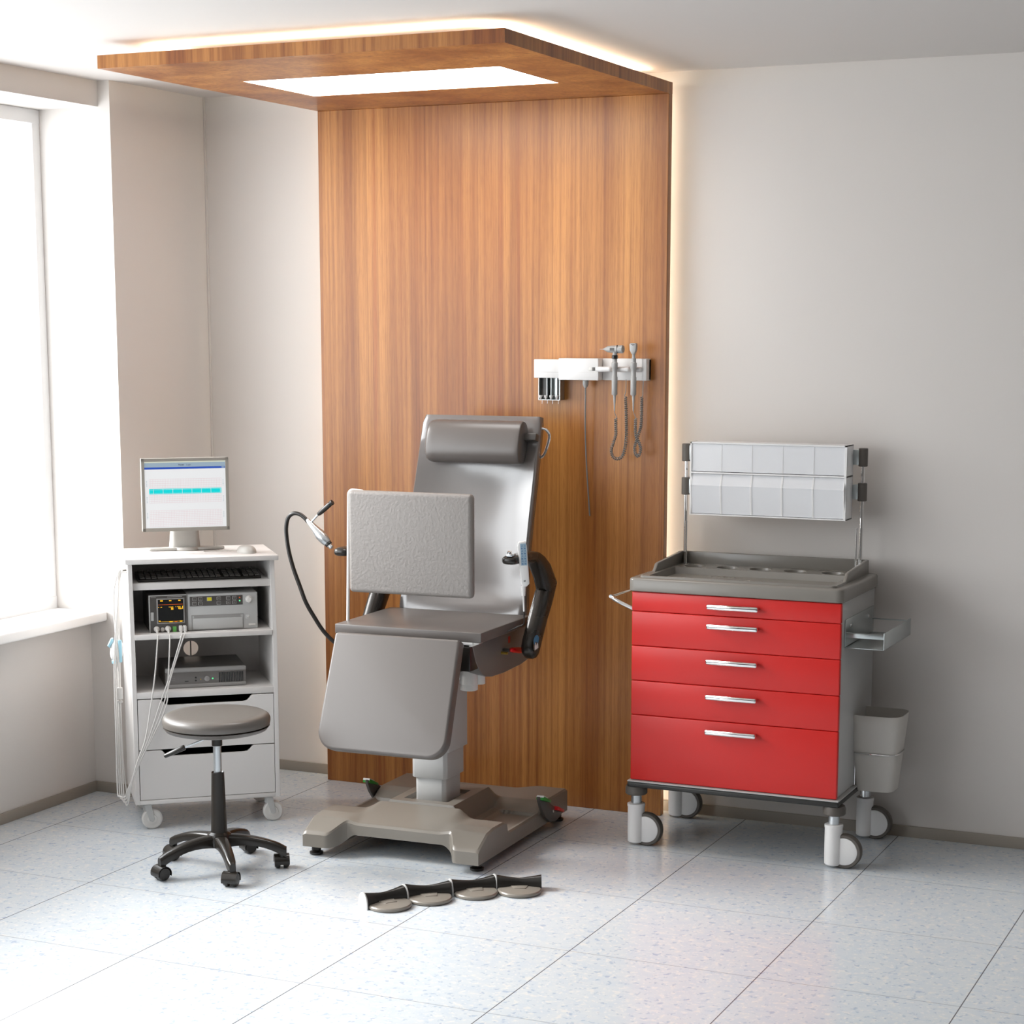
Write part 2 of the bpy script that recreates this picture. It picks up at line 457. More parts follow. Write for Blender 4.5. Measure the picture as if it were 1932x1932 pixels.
d_.box(1.0630, 1.0975, -.130, -.126, 1.731, 1.818, M['darkgrey']).box(1.1360, 1.1545, -.128, -.124, 1.731, 1.818, M['darkgrey']).box(1.1185, 1.1360, -.132, -.126, 1.731, 1.818, M['alu'])
d_.box(1.0605, 1.1575, -.152, -.104, 1.727, 1.7295, M['alu'])
d_.build('specula_tubes', st, so)
for x in (1.0726, 1.0963, 1.1196, 1.1451):
    sb().lathe([(.0015, -.014), (.003, -.012), (.0075, .0), (.0078, .004)], M['white'], 12, T(x, -.156, 1.7430)).cyl((x, -.150, 1.7440), (x, -.128, 1.7440), .003, M['white'], n=8).cyl((x+.004, -.15, 1.712), (x+.004, -.148, 1.732), .0007, M['steel'], n=6).build('dispenser_tip', st, so)
sb().lathe([(.006, -.032), (.0112, -.022), (.0125, -.016), (.0125, .0)], M['tool'], 18, T(1.2682, -.145, 1.812)).tube(catmull([(1.2682, -.145, 1.79), (1.2685, -.145, 1.60), (1.2715, -.135, 1.45), (1.2745, -.115, 1.30), (1.274, -.1045, 1.2505)], 6), .0032, M['greycable'], 8).build('power_cord', st, so)

def coil(path, r, R, turns_per_m):
    P = catmull(path, 10); out = []
    # arc-length parameterised helix around the path
    L = [0]
    for a, b2 in zip(P, P[1:]): L.append(L[-1] + (b2-a).length)
    tot = L[-1]; n = int(tot*turns_per_m*8); prev = None
    for i in range(n+1):
        s_ = tot*i/n
        k = max(j for j in range(len(L)) if L[j] <= s_ + 1e-9); k = min(k, len(P)-2)
        f = (s_-L[k])/max(L[k+1]-L[k], 1e-9); p = P[k].lerp(P[k+1], f)
        tg = (P[k+1]-P[k]).normalized()
        nx = Vector((0, 1, 0)) - tg*tg.y; nx.normalize(); ny = tg.cross(nx)
        an = 2*PI*s_*turns_per_m
        out.append(p + (nx*math.cos(an) + ny*math.sin(an))*R)
    return out

def instrument(x, kind, label, path, tail, lead):
    y = -.190
    it = thing('otoscope' if kind else 'ophthalmoscope', label, 'medical instrument', (x, y, 1.80), 0)
    of = (-x, -y, -1.80)
    h = MB()
    h.lathe([(.0095, 1.7535), (.0118, 1.757), (.0118, 1.8255), (.0100, 1.829), (.0100, 1.858), (.0128, 1.862), (.0128, 1.8825), (.0098, 1.886), (.0098, 1.9005), (.0115, 1.9015)], M['tool'], 20, T(x, y, 0))
    h.lathe([(.0026, 1.691), (.0038, 1.72), (.0062, 1.7535)], M['tool'], 12, T(x+.0006, y, 0))
    h.build('handle', it, of)
    hd = MB()
    if kind:
        hd.lathe([(.0118, 1.899), (.0122, 1.901), (.0122, 1.9125), (.0105, 1.914)], M['black'], 20, T(x, y, 0))
        hd.lathe([(.010, 1.913), (.0085, 1.922), (.011, 1.930)], M['tool'], 18, T(x, y, 0))
        X = T(x, y, 1.9375) @ RY(PI/2)
        hd.lathe([(.0008, -.066), (.0014, -.052), (.0060, -.042), (.0100, -.036), (.0125, -.030), (.0150, -.010), (.0150, .010), (.0165, .014), (.0165, .034), (.0130, .0375)], M['tool'], 20, X)
        hd.box(x-.016, x+.002, y-.0156, y-.010, 1.932, 1.943, M['darkgrey'])
        hd.box(x+.0135, x+.0145, y-.017, y+.017, 1.921, 1.954, M['darkgrey'])
    else:
        hd.lathe([(.0085, 1.900), (.0065, 1.908), (.0070, 1.922)], M['tool'], 16, T(x, y, 0))
        hd.prism([(x-.0065, 1.918), (x+.0055, 1.918), (x+.0125, 1.934), (x+.0135, 1.958), (x+.010, 1.9625), (x-.012, 1.9625), (x-.0155, 1.958), (x-.0145, 1.934)], y-.010, y+.010, M['tool'], 'Y', .003)
        hd.box(x-.009, x+.007, y-.0110, y-.009, 1.9565, 1.9585, M['darkgrey']).cyl((x, y-.0112, 1.953), (x, y-.009, 1.953), .0018, M['darkgrey'], n=8)
    hd.build('head', it, of)
    cd = MB()
    cd.tube(catmull(tail, 5), .0013, M['tool'], 6)
    cd.tube(catmull(lead, 5), .0016, M['tool'], 6)
    cd.tube(coil(path, 0, .0054, 130), .0022, M['greycable'], 5)
    cd.build('coiled_cord', it, of)
    return it
y1, y2 = -.175, -.14
instrument(1.4135, 1, 'grey pistol-headed otoscope hanging in the left cradle with wide cord loop', 
    [(1.4139, y1, 1.660), (1.4145, y1, 1.62), (1.4150, y1, 1.595), (1.4040, y1, 1.560), (1.3955, y1, 1.530), (1.4040, y1, 1.503), (1.4240, y1, 1.4955), (1.4430, y1, 1.506), (1.4512, y1+.01, 1.537), (1.4475, y2, 1.60), (1.4425, y2, 1.745)],
    [(1.4141, -.19, 1.694), (1.4150, -.188, 1.680), (1.4185, -.182, 1.668), (1.4160, -.177, 1.660), (1.4139, y1, 1.658)],
    [(1.4424, -.135, 1.815), (1.4424, -.138, 1.770), (1.4395, -.14, 1.755), (1.4380, -.14, 1.748), (1.4425, y2, 1.744)])
instrument(1.4950, 0, 'grey paddle-headed ophthalmoscope hanging in the right cradle with crossed cord', 
    [(1.5000, y1, 1.660), (1.5000, y1, 1.610), (1.5035, y1, 1.588), (1.5140, y1, 1.568), (1.5225, y1, 1.545), (1.5200, y1, 1.520), (1.5085, y1+.004, 1.5085), (1.4970, y1+.01, 1.521), (1.4925, y1+.015, 1.545), (1.4990, y1+.02, 1.575), (1.5060, y2-.005, 1.605), (1.5110, y2, 1.640), (1.5130, y2, 1.745)],
    [(1.4956, -.19, 1.694), (1.4975, -.186, 1.680), (1.5010, -.18, 1.668), (1.5000, y1, 1.660)],
    [(1.5178, -.135, 1.815), (1.5165, -.138, 1.775), (1.5170, -.14, 1.756), (1.5130, y2, 1.745)])

# ------------------------------------------------------------------ red medical cart (front-left corner at CX, CY)
CX, CY, CW = 1.650, -0.585, 0.830
ct = thing('medical_cart', 'red five-drawer medical cart on castors right of the wood panel', 'medical cart', (CX+CW/2, CY+.26, 0))
co = (-CW/2, -.26, 0)
MB().box(.004, CW-.004, .016, .515, .268, 1.018, M['metalgrey'], .004).build('cabinet_body', ct, co)
DZ = [(.9395, 1.0145, .976), (.8040, .9380, .9005), (.6665, .8025, .764), (.5305, .6650, .627), (.2690, .5290, .490)]
for z0, z1, zh in DZ:
    d = MB().box(0, CW, -.004, .018, z0, z1, M['red'], .004, 3).build('drawer', ct, co)
    hb = MB()
    hb.box(.3135, .5185, -.040, -.022, zh-.0105, zh+.0105, M['chrome'], .0075, 4)
    for x in (.320, .508): hb.box(x, x+.006, -.030, -.003, zh-.006, zh+.006, M['chrome'], .002)
    hb.build('drawer_handle', d)
MB().box(-.009, CW+.011, -.016, .525, .2610, .2668, M['metalgrey'], .003).box(-.009, CW+.011, -.016, .525, .240, .2610, M['blacktrim'], .006, 3).build('base_plate', ct, co)
# tray top
tr = MB()
x0, x1, y0, y1 = -.0155, .8385, -.012, .528
def rrect(x0, x1, y0, y1, r, n=5):
    return arc(x1-r, y0+r, r, -90, 0, n) + arc(x1-r, y1-r, r, 0, 90, n) + arc(x0+r, y1-r, r, 90, 180, n) + arc(x0+r, y0+r, r, 180, 270, n)
def ring3(x0, x1, y0, y1, r, z): return [(p[0], p[1], z) for p in rrect(x0, x1, y0, y1, r)]
wx0, wx1, wy0, wy1 = .050, .772, .045, .345          # sunken well
tr.loft([ring3(x0+.004, x1-.004, y0+.004, y1-.004, .026, 1.0165), ring3(x0, x1, y0, y1, .030, 1.0195), ring3(x0, x1, y0, y1, .030, 1.060),
         ring3(x0+.003, x1-.003, y0+.003, y1-.003, .028, 1.066), ring3(x0+.009, x1-.009, y0+.009, y1-.009, .024, 1.0685),
         ring3(x0+.036, x1-.036, y0+.026, y1-.03, .020, 1.0685), ring3(x0+.038, x1-.038, y0+.028, y1-.032, .018, 1.0760), ring3(x0+.041, x1-.041, y0+.031, y1-.035, .016, 1.0765),
         ring3(x0+.050, x1-.050, y0+.040, y1-.042, .012, 1.0740), ring3(wx0, wx1, wy0, y1-.048, .010, 1.0740)], M['tray'], cap=False)
HX = (.1136, .2514, .3878, .5299, .6825)
tr.plate_holes([(p[0], p[1]) for p in rrect(wx0, wx1, wy1, y1-.048, .004)], [(xx, .409, .0435) for xx in HX], M['tray'], T(0, 0, 1.074))
for xx in HX:
    tr.lathe([(.0435, 1.074), (.0425, 1.0725), (.0420, 1.030)], M['tray'], 24, T(xx, .409, 0), cap=False).lathe([(.0420, 1.0300), (.0421, 1.0295)], M['tray'], 24, T(xx, .409, 0))
W0 = ring3(wx0, wx1, wy0, wy1, .004, 1.074); W1 = ring3(wx0+.006, wx1-.006, wy0+.006, wy1-.006, .012, 1.048)
tr.loft([W0, W1], M['tray'], cap=False); tr.poly(W1, M['tray'])
# back wall with two sloping wings
prof = [(.155, 1.0740), (.172, 1.0845), (.190, 1.1030), (.205, 1.1065), (.470, 1.1235), (.500, 1.1225), (.503, 1.060), (.155, 1.060)]
tr.prism(prof, x0+.036, x0+.050, M['tray'], 'X', .003).prism(prof, x1-.050, x1-.036, M['tray'], 'X', .003)
tr.box(x0+.040, x1-.040, .489, .503, 1.060, 1.1225, M['tray'], .003)
tr.build('tray_top', ct, co, angle=50)
# castors
for (sx, sy) in ((.015, .028), (.815, .028), (.015, .502), (.815, .502)):
    k = MB().lathe([(.033, .014), (.0338, .05), (.0338, .155), (.0352, .1555), (.0352, .166), (.030, .168)], M['white'], 24, T(sx, sy, 0)).box(sx-.002, sx+.034, sy-.018, sy-.001, .012, .118, M['white'], .012, 3).lathe([(.002, .0045), (.018, .0055), (.029, .010), (.033, .016)], M['white'], 24, T(sx, sy, 0)).build('castor', ct, co)
    MB().cyl((sx, sy, .160), (sx, sy, .206), .021, M['steel'], n=20).build('castor_stem', k)
    MB().lathe([(.040, .205), (.0435, .209), (.0435, .229), (.040, .2395)], M['rubber'], 28, T(sx, sy, 0)).build('mounting_disc', k)
    wc = T(sx+.044, sy-.003, .0665) @ RX(PI/2)
    MB().lathe([(.052, -.026), (.0625, -.024), (.0665, -.016), (.0665, .006), (.0625, .012), (.0535, .0125), (.0528, .0105)], M['rubber'], 40, wc).lathe([(.0528, .010), (.0523, .0118), (.0500, .0130)], M['white'], 40, wc).build('wheel', k)
# side push handle (left)
MB().tube(catmull([(0.004, .09, .345+.575), (-.05, .09, .940), (-.108, .09, .965), (-.122, .10, .974), (-.124, .115, .976), (-.124, .40, .976), (-.122, .415, .974), (-.108, .425, .965), (-.05, .425, .940), (0.004, .425, .920)], 5), .0085, M['chrome'], 12).build('push_handle', ct, co)
# side bracket (right)
sx = CW - .003
bk = MB().box(sx, sx+.003, .062, .484, .843, .945, M['alu'], .0008).box(sx+.1475, sx+.1505, .066, .492, .838, .903, M['alu'], .0008)
bk.box(sx, sx+.1505, .068, .088, .8925, .8955, M['alu'], .0008).box(sx, sx+.1505, .066, .486, .838, .8405, M['alu'], .0008).box(sx, sx+.1505, .472, .492, .8925, .8955, M['alu'], .0008)
bk.box(sx, sx+.1505, .068, .070, .878, .8955, M['alu'], .0006)
bo = bk.build('side_bracket', ct, co)
for yy in (.135, .402): MB().lathe([(.0065, 0), (.0062, .003), (.003, .0045)], M['chrome'], 14, T(sx+.003, yy, .915) @ RY(PI/2)).build('screw', bo)
# ring for the waste bin
BX, BY = .899, .335
rb = MB()
def sq(cx, cy, hx, hy, z, n=32, p=3.4):
    out = []
    for i in range(n):
        a = 2*PI*i/n; c, s = math.cos(a), math.sin(a)
        k = (abs(c)**p + abs(s)**p)**(-1/p)
        out.append((cx + hx*c*k, cy + hy*s*k, z))
    return out
rb.tube(sq(BX, BY, .0975, .0925, .400), .0028, M['chrome'], 8, closed=True)
for yy in (.265, .405): rb.tube([(.829, yy, .262), (.829, yy, .400), (BX-.094, BY + (yy-BY)*.9, .400)], .0030, M['chrome'], 8)
rb.tube([(.829, .265, .2700), (.829, .405, .2700)], .003, M['chrome'], 8)
rb.build('bin_ring', ct, co)
# rack above the tray: two posts and a box of tilt-out bins
for (px, s_) in ((.047, 1), (.774, -1)):
    p = MB().cyl((px, .475, 1.070), (px, .475, 1.560), .0078, M['chrome'], n=16).cyl((px-.012*s_*-1, .452, 1.070), (px-.012*s_*-1, .452, 1.250), .0042, M['chrome'], n=12).build('rack_post', ct, co)
    for (z0, z1) in ((1.490, 1.561), (1.355, 1.425)):
        MB().lathe([(.0165, z0), (.0182, z0+.002), (.0182, z1-.002), (.0165, z1)], M['rubber'], 22, T(px, .475, 0)).box(min(px, px+s_*.042), max(px, px+s_*.042), .466, .484, z0+.006, z1-.006, M['alu'], .002).build('rack_clamp', p)
rx0, rx1, ry0, ry1, rz0, rz1 = .098, .736, .375, .470, 1.284, 1.575
hs = MB()
hs.box(rx0, rx1, ry1-.003, ry1, rz0, rz1, M['acrylicfr']).box(rx0, rx0+.004, ry0, ry1, rz0, rz1, M['acrylicfr'])
hs.box(rx1-.004, rx1, ry0, ry1, rz0, rz1, M['acrylicfr']).box(rx0, rx1, ry0, ry1, rz1-.004, rz1, M['white']).box(rx0, rx1, ry0, ry1, rz0, rz0+.005, M['white'])
hs.box(rx0, rx1, ry0-.002, ry1, 1.4505, 1.4565, M['white'])
hs.box(rx0, rx0+.006, ry0-.001, ry0+.004, rz0, rz1, M['white']).box(rx1-.009, rx1, ry0-.001, ry0+.004, rz0, rz1, M['white']).box(rx0, rx1, ry0-.001, ry0+.003, rz1-.006, rz1, M['white'])
ho = hs.build('bin_rack', ct, co)
bw = (rx1-rx0-.012)/5
for i in range(5):
    a, b2 = rx0+.006+i*bw+.001, rx0+.006+(i+1)*bw-.001
    z0, z1 = rz0+.007, 1.4485
    fr = [(ry0+.004, z0), (ry0-.010, z1-.045), (ry0+.006, z1)]
    q = MB()
    for (xa, xb) in ((a, a+.0025), (b2-.0025, b2)):
        q.prism([fr[0], fr[1], fr[2], (ry1-.010, z1), (ry1-.03, z0)], xa, xb, M['acrylicfr'], 'X')
    q.prism([fr[0], fr[1], (fr[1][0]+.003, fr[1][1]), (fr[0][0]+.003, fr[0][1])], a, b2, M['acrylic'], 'X')
    q.prism([fr[1], fr[2], (fr[2][0]+.003, fr[2][1]), (fr[1][0]+.003, fr[1][1])], a, b2, M['acrylic'], 'X')
    q.box(a, b2, ry0+.004, ry1-.03, z0, z0+.0025, M['acrylic'])
    for xa in (a-.0009, b2-.0026):
        for p0, p1 in ((fr[0], fr[1]), (fr[1], fr[2])): q.prism([(p0[0]-.0012, p0[1]), (p1[0]-.0012, p1[1]), (p1[0]+.002, p1[1]), (p0[0]+.002, p0[1])], xa, xa+.0035, M['white'], 'X')
    q.build('tilt_bin', ho, smooth=False)
for i in range(5):
    a, b2 = rx0+.006+i*bw+.001, rx0+.006+(i+1)*bw-.001
    q = MB().box(a-.001, b2+.001, ry0+.003, ry0+.006, 1.459, rz1-.007, M['acrylic']).box(b2-.0005, b2+.001, ry0+.0022, ry0+.004, 1.459, rz1-.007, M['white']).box(a, a+.002, ry0+.006, ry1-.012, 1.459, rz1-.03, M['acrylicfr']).box(b2-.002, b2, ry0+.006, ry1-.012, 1.459, rz1-.03, M['acrylicfr']).box(a, b2, ry0+.006, ry1-.02, 1.459, 1.4615, M['acrylic'])
    q.build('tilt_bin', ho, smooth=False)

# waste bin hanging in the ring
wbn = MB()
def binring(t, inset=0.0, z=None):
    hx = .0780 + (.1085-.0780)*t - inset; hy = .0740 + (.1030-.0740)*t - inset
    return sq(0, 0, hx, hy, (.250+.300*t) if z is None else z, 40, 4.2)
rings = [sq(0, 0, .070, .066, .2475, 40, 4.2)] + [binring(0, 0), ] + [binring(i/8) for i in range(1, 9)] + [sq(0, 0, .1075, .1020, .5515, 40, 4.2), binring(1, .003, .5505)] + [binring(i/8, .003) for i in (7, 5, 3, 1)] + [binring(0, .004, .253)]
wbn.loft(rings, M['bin'], cap=True)
tag(wbn.build('waste_bin', None, (CX+BX, CY+BY, 0), angle=50), 'off-white open waste bin hanging in a wire ring beside the red cart', 'waste bin')

# ------------------------------------------------------------------ monitor trolley (local u right, v back)
WO, WA = (-.2543, -1.2163), 0.700
def wloc(u, v, z=0):
    return (WO[0] + u*math.cos(WA) - v*math.sin(WA), WO[1] + u*math.sin(WA) + v*math.cos(WA), z)
wt = thing('equipment_trolley', 'white wheeled equipment trolley with open shelves in the window corner', 'trolley', wloc(.295, .205), WA)
wo_ = (-.295, -.205, 0)
MB().box(-.012, .602, .004, .412, 1.0905, 1.1112, M['laminate'], .002).build('worktop', wt, wo_)
side = [(0, .107), (0, .722), (.042, 1.0905), (.410, 1.0905), (.410, .107)]
MB().prism(side, 0, .018, M['laminate'], 'X', .001, 1).build('side_panel', wt, wo_)
MB().prism(side, .572, .590, M['laminate'], 'X', .001, 1).build('side_panel', wt, wo_)
MB().plate_holes([(.018, .107), (.572, .107), (.572, 1.0905), (.018, 1.0905)], [(.2825, .678, .0315)], M['laminate'], T(0, .404, 0) @ RX(PI/2)).build('back_panel', wt, wo_, smooth=False)
MB().box(.018, .572, .046, .403, .981, 1.009, M['laminate'], .001).build('keyboard_shelf', wt, wo_)
MB().box(.018, .572, .004, .403, .785, .8045, M['laminate'], .001).build('shelf', wt, wo_)
MB().box(.018, .572, .001, .403, .545, .5705, M['laminate'], .001).build('shelf', wt, wo_)
MB().box(.018, .572, .001, .403, .107, .1245, M['laminate'], .001).build('bottom_panel', wt, wo_)
def drawer(z0, z1):
    s_ = .0265
    o1 = [(.0205, z0), (.5700, z0), (.5700, z1), (.4860, z1)] + [(.4790, z1-.004), (.4690, z1-s_*.62), (.4600, z1-s_*.9), (.4450, z1-s_)] + [(.1480, z1-s_), (.1330, z1-s_*.9), (.1240, z1-s_*.62), (.1140, z1-.004), (.1070, z1)] + [(.0205, z1)]
    dd = MB().prism(o1, .001, .018, M['laminate'], 'Y', .0012, 1).build('drawer_front', wt, wo_)
    MB().box(.024, .034, .018, .39, z0+.01, z1-.05, M['blacktrim']).box(.556, .566, .018, .39, z0+.01, z1-.05, M['blacktrim']).box(.024, .566, .018, .39, z0+.006, z0+.012, M['blacktrim']).box(.024, .566, .38, .39, z0+.01, z1-.05, M['blacktrim']).build('drawer_box', dd)  # box coloured black to paint in the shade seen through the slot
drawer(.3335, .5405); drawer(.1265, .3300)
for (u, v) in ((.048, .032), (.545, .032), (.048, .378), (.545, .378)):
    k = MB().cyl((u, v, .078), (u, v, .107), .017, M['metalgrey'], n=18).prism([(u-.014, .104), (u+.016, .104), (u+.028, .040), (u+.020, .030), (u+.008, .036)], v-.022, v-.019, M['metalgrey'], 'Y', .001, 1).prism([(u-.014, .104), (u+.016, .104), (u+.028, .040), (u+.020, .030), (u+.008, .036)], v+.013, v+.016, M['metalgrey'], 'Y', .001, 1).build('castor', wt, wo_)
    X = T(u+.018, v-.003, .0425) @ RX(PI/2)
    MB().lathe([(.010, -.0135), (.036, -.0130), (.0415, -.009), (.0425, -.004), (.0425, .004), (.0415, .009), (.036, .0130), (.020, .0132), (.019, .0165), (.006, .0172)], M['offwhite'], 32, X).build('wheel', k)

# monitor
mo = thing('monitor', 'flat computer monitor showing a chart, standing on the white trolley', 'monitor', wloc(.262, .30, 1.1112), .715)
MA = .715
def mloc(a, b, z):            # monitor local: a right from lower left corner, b back
    px, py = -.3206 + a*math.cos(MA) - b*math.sin(MA), -1.0153 + a*math.sin(MA) + b*math.cos(MA)
    return px, py, z
# offset of monitor corner in the root's frame
_d = Vector((-.3206, -1.0153, 0)) - Vector(wloc(.262, .30, 0)); _d.rotate(Euler((0, 0, -MA)))
mo_off = (_d.x, _d.y, -1.1112)
MW, Z0, Z1 = .3547, 1.1997, 1.4981
hs = MB()
for (a, b2, c, d) in ((0, MW, Z0, Z0+.0145), (0, MW, Z1-.0125, Z1), (0, .0130, Z0, Z1), (MW-.0130, MW, Z0, Z1)): hs.box(a, b2, 0, .012, c, d, M['monitor'], .001, 1)
hs.box(0, MW, .004, .034, Z0, Z1, M['monitorback'], .003)
hs.box(.07, MW-.07, .034, .060, Z0+.04, Z1-.05, M['monitorback'], .01)
hs.build('housing', mo, mo_off)
sc_ = MB()
sx0, sx1, sz0, sz1 = .0125, MW-.0125, Z0+.014, Z1-.012
SW, SH = sx1-sx0, sz1-sz0
def q(fx0, fx1, fz0, fz1, m, y): # fractions, z from the top
    sc_.box(sx0+SW*fx0, sx0+SW*fx1, y, .006, sz1-SH*fz1, sz1-SH*fz0, m)
q(0, 1, 0, 1, M['s_white'], .0030)
q(0, 1, 0, .022, M['s_cream'], .0028); q(0, 1, .022, .088, M['s_head'], .0028); q(0, 1, .088, .118, M['s_blue'], .0028)
q(.955, .97, .092, .112, M['s_head'], .0026); q(.975, .99, .092, .112, M['s_head'], .0026)
def gridlines(z0, z1):
    for i in range(45): q(.055+.89*i/44, .0568+.89*i/44, z0, z1, M['s_pink'], .0028)
    n = int((z1-z0)/.0265)
    for i in range(n+1): q(.055, .945, z0+(z1-z0)*i/n, z0+(z1-z0)*i/n+.0024, M['s_pink'], .0027)
gridlines(.265, .395); gridlines(.50, .62); gridlines(.735, .975)
q(.055, .945, .410, .490, M['s_cyan'], .0026)
for i in range(8): q(.105+.118*i, .1085+.118*i, .415, .485, M['s_white'], .0024)
q(.06, .94, .478, .4805, M['s_white'], .0024); q(.06, .94, .421, .4235, M['s_white'], .0024)
for k in range(5):
    for zz in (.29, .53, .77): q(.02, .032, zz+.02*k, zz+.006+.02*k, M['s_head'], .0028); q(.962, .974, zz+.02*k, zz+.006+.02*k, M['s_head'], .0028)
sc_.text('Power', .0088, M['s_text'], T(sx0+SW*.455, .0026, sz1-SH*.056) @ RX(PI/2), bold=.0003)
sc_.text('Login', .0088, M['s_text'], T(sx0+SW*.545, .0026, sz1-SH*.056) @ RX(PI/2))
sc_.build('screen', mo, mo_off, smooth=False)
_n = MB()
def rr2(cx, cy, hx, hy, z): return [(p[0], p[1], z) for p in rrect(cx-hx, cx+hx, cy-hy, cy+hy, min(hx, hy)*.7)]
_n.loft([rr2(0, 0, .0640, .040, .008), rr2(0, 0, .0600, .034, .050), rr2(0, -.008, .0565, .028, .105), rr2(0, -.02, .055, .024, .20)], M['monitorback'])
_n.build('neck', mo, (-.004, .005, 0))
_f = MB()
for sgn in (-1, 1):
    _f.prism([(0, -.030), (sgn*.055, -.046), (sgn*.150, -.030), (sgn*.158, -.022), (sgn*.156, -.010), (sgn*.06, .015), (0, .045)][::sgn], .001, .013, M['monitorback'], 'Z', .004)
_f.lathe([(.060, 0), (.062, .004), (.058, .014)], M['monitorback'], 32)
_f.build('stand_foot', mo, (0, .0, 0))
MB().tube(catmull([(.022, .115, .30), (.0235, .117, 0.0), (.022, .118, -.25), (.0235, .117, -.44), (.02, .118, -.60)], 5), .003, M['black'], 6).build('power_cable', mo, (0, 0, 0))

# mouse
ms = MB()
rings = []
for i in range(9):
    t_ = i/8; z = .030*math.sin(t_*PI/2); k = math.cos(t_*PI/2)**.55 if t_ < 1 else .02
    rings.append([(.034*k*math.cos(2*PI*j/24), .050*k*math.sin(2*PI*j/24)*(1.0), z) for j in range(24)])
mroot = thing('computer_mouse', 'pale grey computer mouse on the trolley top right of the monitor', 'computer mouse', wloc(.490, .125, 1.1112), WA+.5)
ms.loft(rings, M['monitorback']).build('shell', mroot)
MB().tube(catmull([(0, .048, .006), (-.02, .085, .004), (-.07, .12, .0035), (-.12, .13, .0035)], 5), .0018, M['monitorback'], 6).build('cable', mroot)

# keyboard
kb = thing('computer_keyboard', 'black computer keyboard lying on the upper shelf of the trolley', 'keyboard', wloc(.292, .150, 1.009), WA)
MB().prism([(-.075, .0), (-.075, .010), (.075, .026), (.082, .024), (.082, 0)], -.250, .250, M['black'], 'X', .003).build('body', kb)
ks = MB()
tilt = math.atan2(.016, .15)
for r in range(6):
    yy = -.062 + r*.0235 + (.008 if r == 5 else 0)
    zz = .0105 + (yy+.075)*math.tan(tilt)
    xs, x = [], -.240
    for j in range(20):
        wk = .019
        if r == 0 and 3 <= j <= 6: 
            if j == 3: xs.append((x, x+4*.0235-.0045))
        else: xs.append((x, x+wk))
        x += .0235 + (.009 if j in (13, 16) else 0)
    for (a, b2) in xs:
        if b2 > .246: continue
        ks.box(a, b2, yy-.009, yy+.009, zz, zz+.006, M['darkgrey'], .0015, 1)
ks.build('keys', kb)

# recorder with small screen
rc = thing('vital_signs_recorder', 'grey recorder with small amber-on-black screen on the middle shelf', 'medical recorder', wloc(.301, .20, .8045), WA)
ro = (-.301, -.20, -.8045)
V = .062
MB().box(.2360, .5210, V, .340, .8065, .9550, M['metalgrey'], .003).box(.0820, .2362, V+.006, .340, .8065, .9550, M['darkgrey'], .002).build('case', rc, ro)
fm = MB().box(.0810, .2345, V-.003, V+.006, .8000, .9565, M['metalgrey'], .002).box(.0855, .2330, V-.0045, V-.001, .8030, .9530, M['darkgrey'], .001)
fm.box(.1120, .2240, V-.007, V-.002, .8400, .9430, M['midgrey'], .001)
fm.box(.0890, .1100, V-.0052, V-.004, .9475, .9495, M['midgrey']).box(.1550, .2150, V-.0052, V-.004, .9475, .9500, M['midgrey'])
fo = fm.build('monitor_module', rc, ro)
ss = MB().box(.1170, .2185, V-.0085, V-.003, .8450, .9385, M['screenblack'])
def am(u0, u1, z0, z1, m='s_amber'): ss.box(u0, u1, V-.0090, V-.0080, z0, z1, M[m])
am(.1265, .1375, .9315, .9365); am(.1620, .1715, .9320, .9355); am(.1990, .2085, .9320, .9360)
am(.1180, .2175, .9175, .9188, 's_red')
for (a, z) in ((.1185, .9065), (.1275, .9065), (.1305, .9065)): am(a, a+.0028, z, z+.003)
for i, a in enumerate((.1605, .1650, .1685, .1720, .1755)): am(a, a+.0025, .9065-.0004*i, .9095)
am(.1695, .1735, .8965, .9050); am(.1745, .1785, .8965, .9040)
for i, a in enumerate((.1875, .1945, .1980, .2015, .2050)): am(a, a+.0025, .9070, .9100)
am(.1985, .2025, .8985, .9055); am(.2035, .2075, .8975, .9050); am(.2085, .2120, .8980, .9030); am(.2140, .2175, .8990, .9110)
am(.1190, .1260, .8505, .8535); am(.1200, .2170, .8488, .8496); am(.1610, .1750, .8462, .8500); am(.1830, .1930, .8462, .8492, 's_red'); am(.2030, .2130, .8466, .8510)
ss.build('screen', fo, smooth=False)
MB().box(.0880, .1000, V-.0075, V-.003, .8530, .8880, M['metalgrey'], .002).build('module_latch', fo)
MB().lathe([(.0085, 0), (.0085, .004), (.006, .005)], M['monitorback'], 18, T(.1332, V-.0035, .8170) @ RX(PI/2)).build('socket', fo)
MB().box(.1740, .1890, V-.0075, V-.003, .8055, .8270, M['greenkey'], .001).build('socket', fo)
pn = MB().box(.2460, .4605, V-.0015, V+.002, .9060, .9455, M['darkgrey'], .0005).build('button_panel', rc, ro)
def key(u, z, m, w_=.0085, h_=.0072):
    o = MB().box(u-w_, u+w_, V-.0042, V-.001, z-h_, z+h_, M['midgrey'], .001, 1).box(u-w_+.0017, u+w_-.0017, V-.0046, V-.003, z-h_+.0017, z+h_-.0017, M[m], .0005, 1)
    o.box(u-.004, u+.004, V-.0049, V-.004, z-.0006, z+.0006, M['midgrey']) if m == 'darkgrey' else None
    o.build('button', pn)
for (u, z) in ((.2650, .9358), (.2892, .9352), (.2646, .9165), (.2888, .9165), (.3632, .9350), (.3630, .9166), (.4022, .9350), (.4268, .9350), (.4020, .9172), (.4266, .9172)): key(u, z, 'darkgrey')
key(.3253, .9340, 'yellow', .0105, .0085)
MB().cyl((.4482, V-.0025, .9224), (.4482, V, .9224), .0030, M['s_green'], n=12).build('indicator_lamp', pn)
MB().cyl((.4482, V-.0025, .9355), (.4482, V, .9355), .0026, M['s_red'], n=12).build('indicator_lamp', pn)
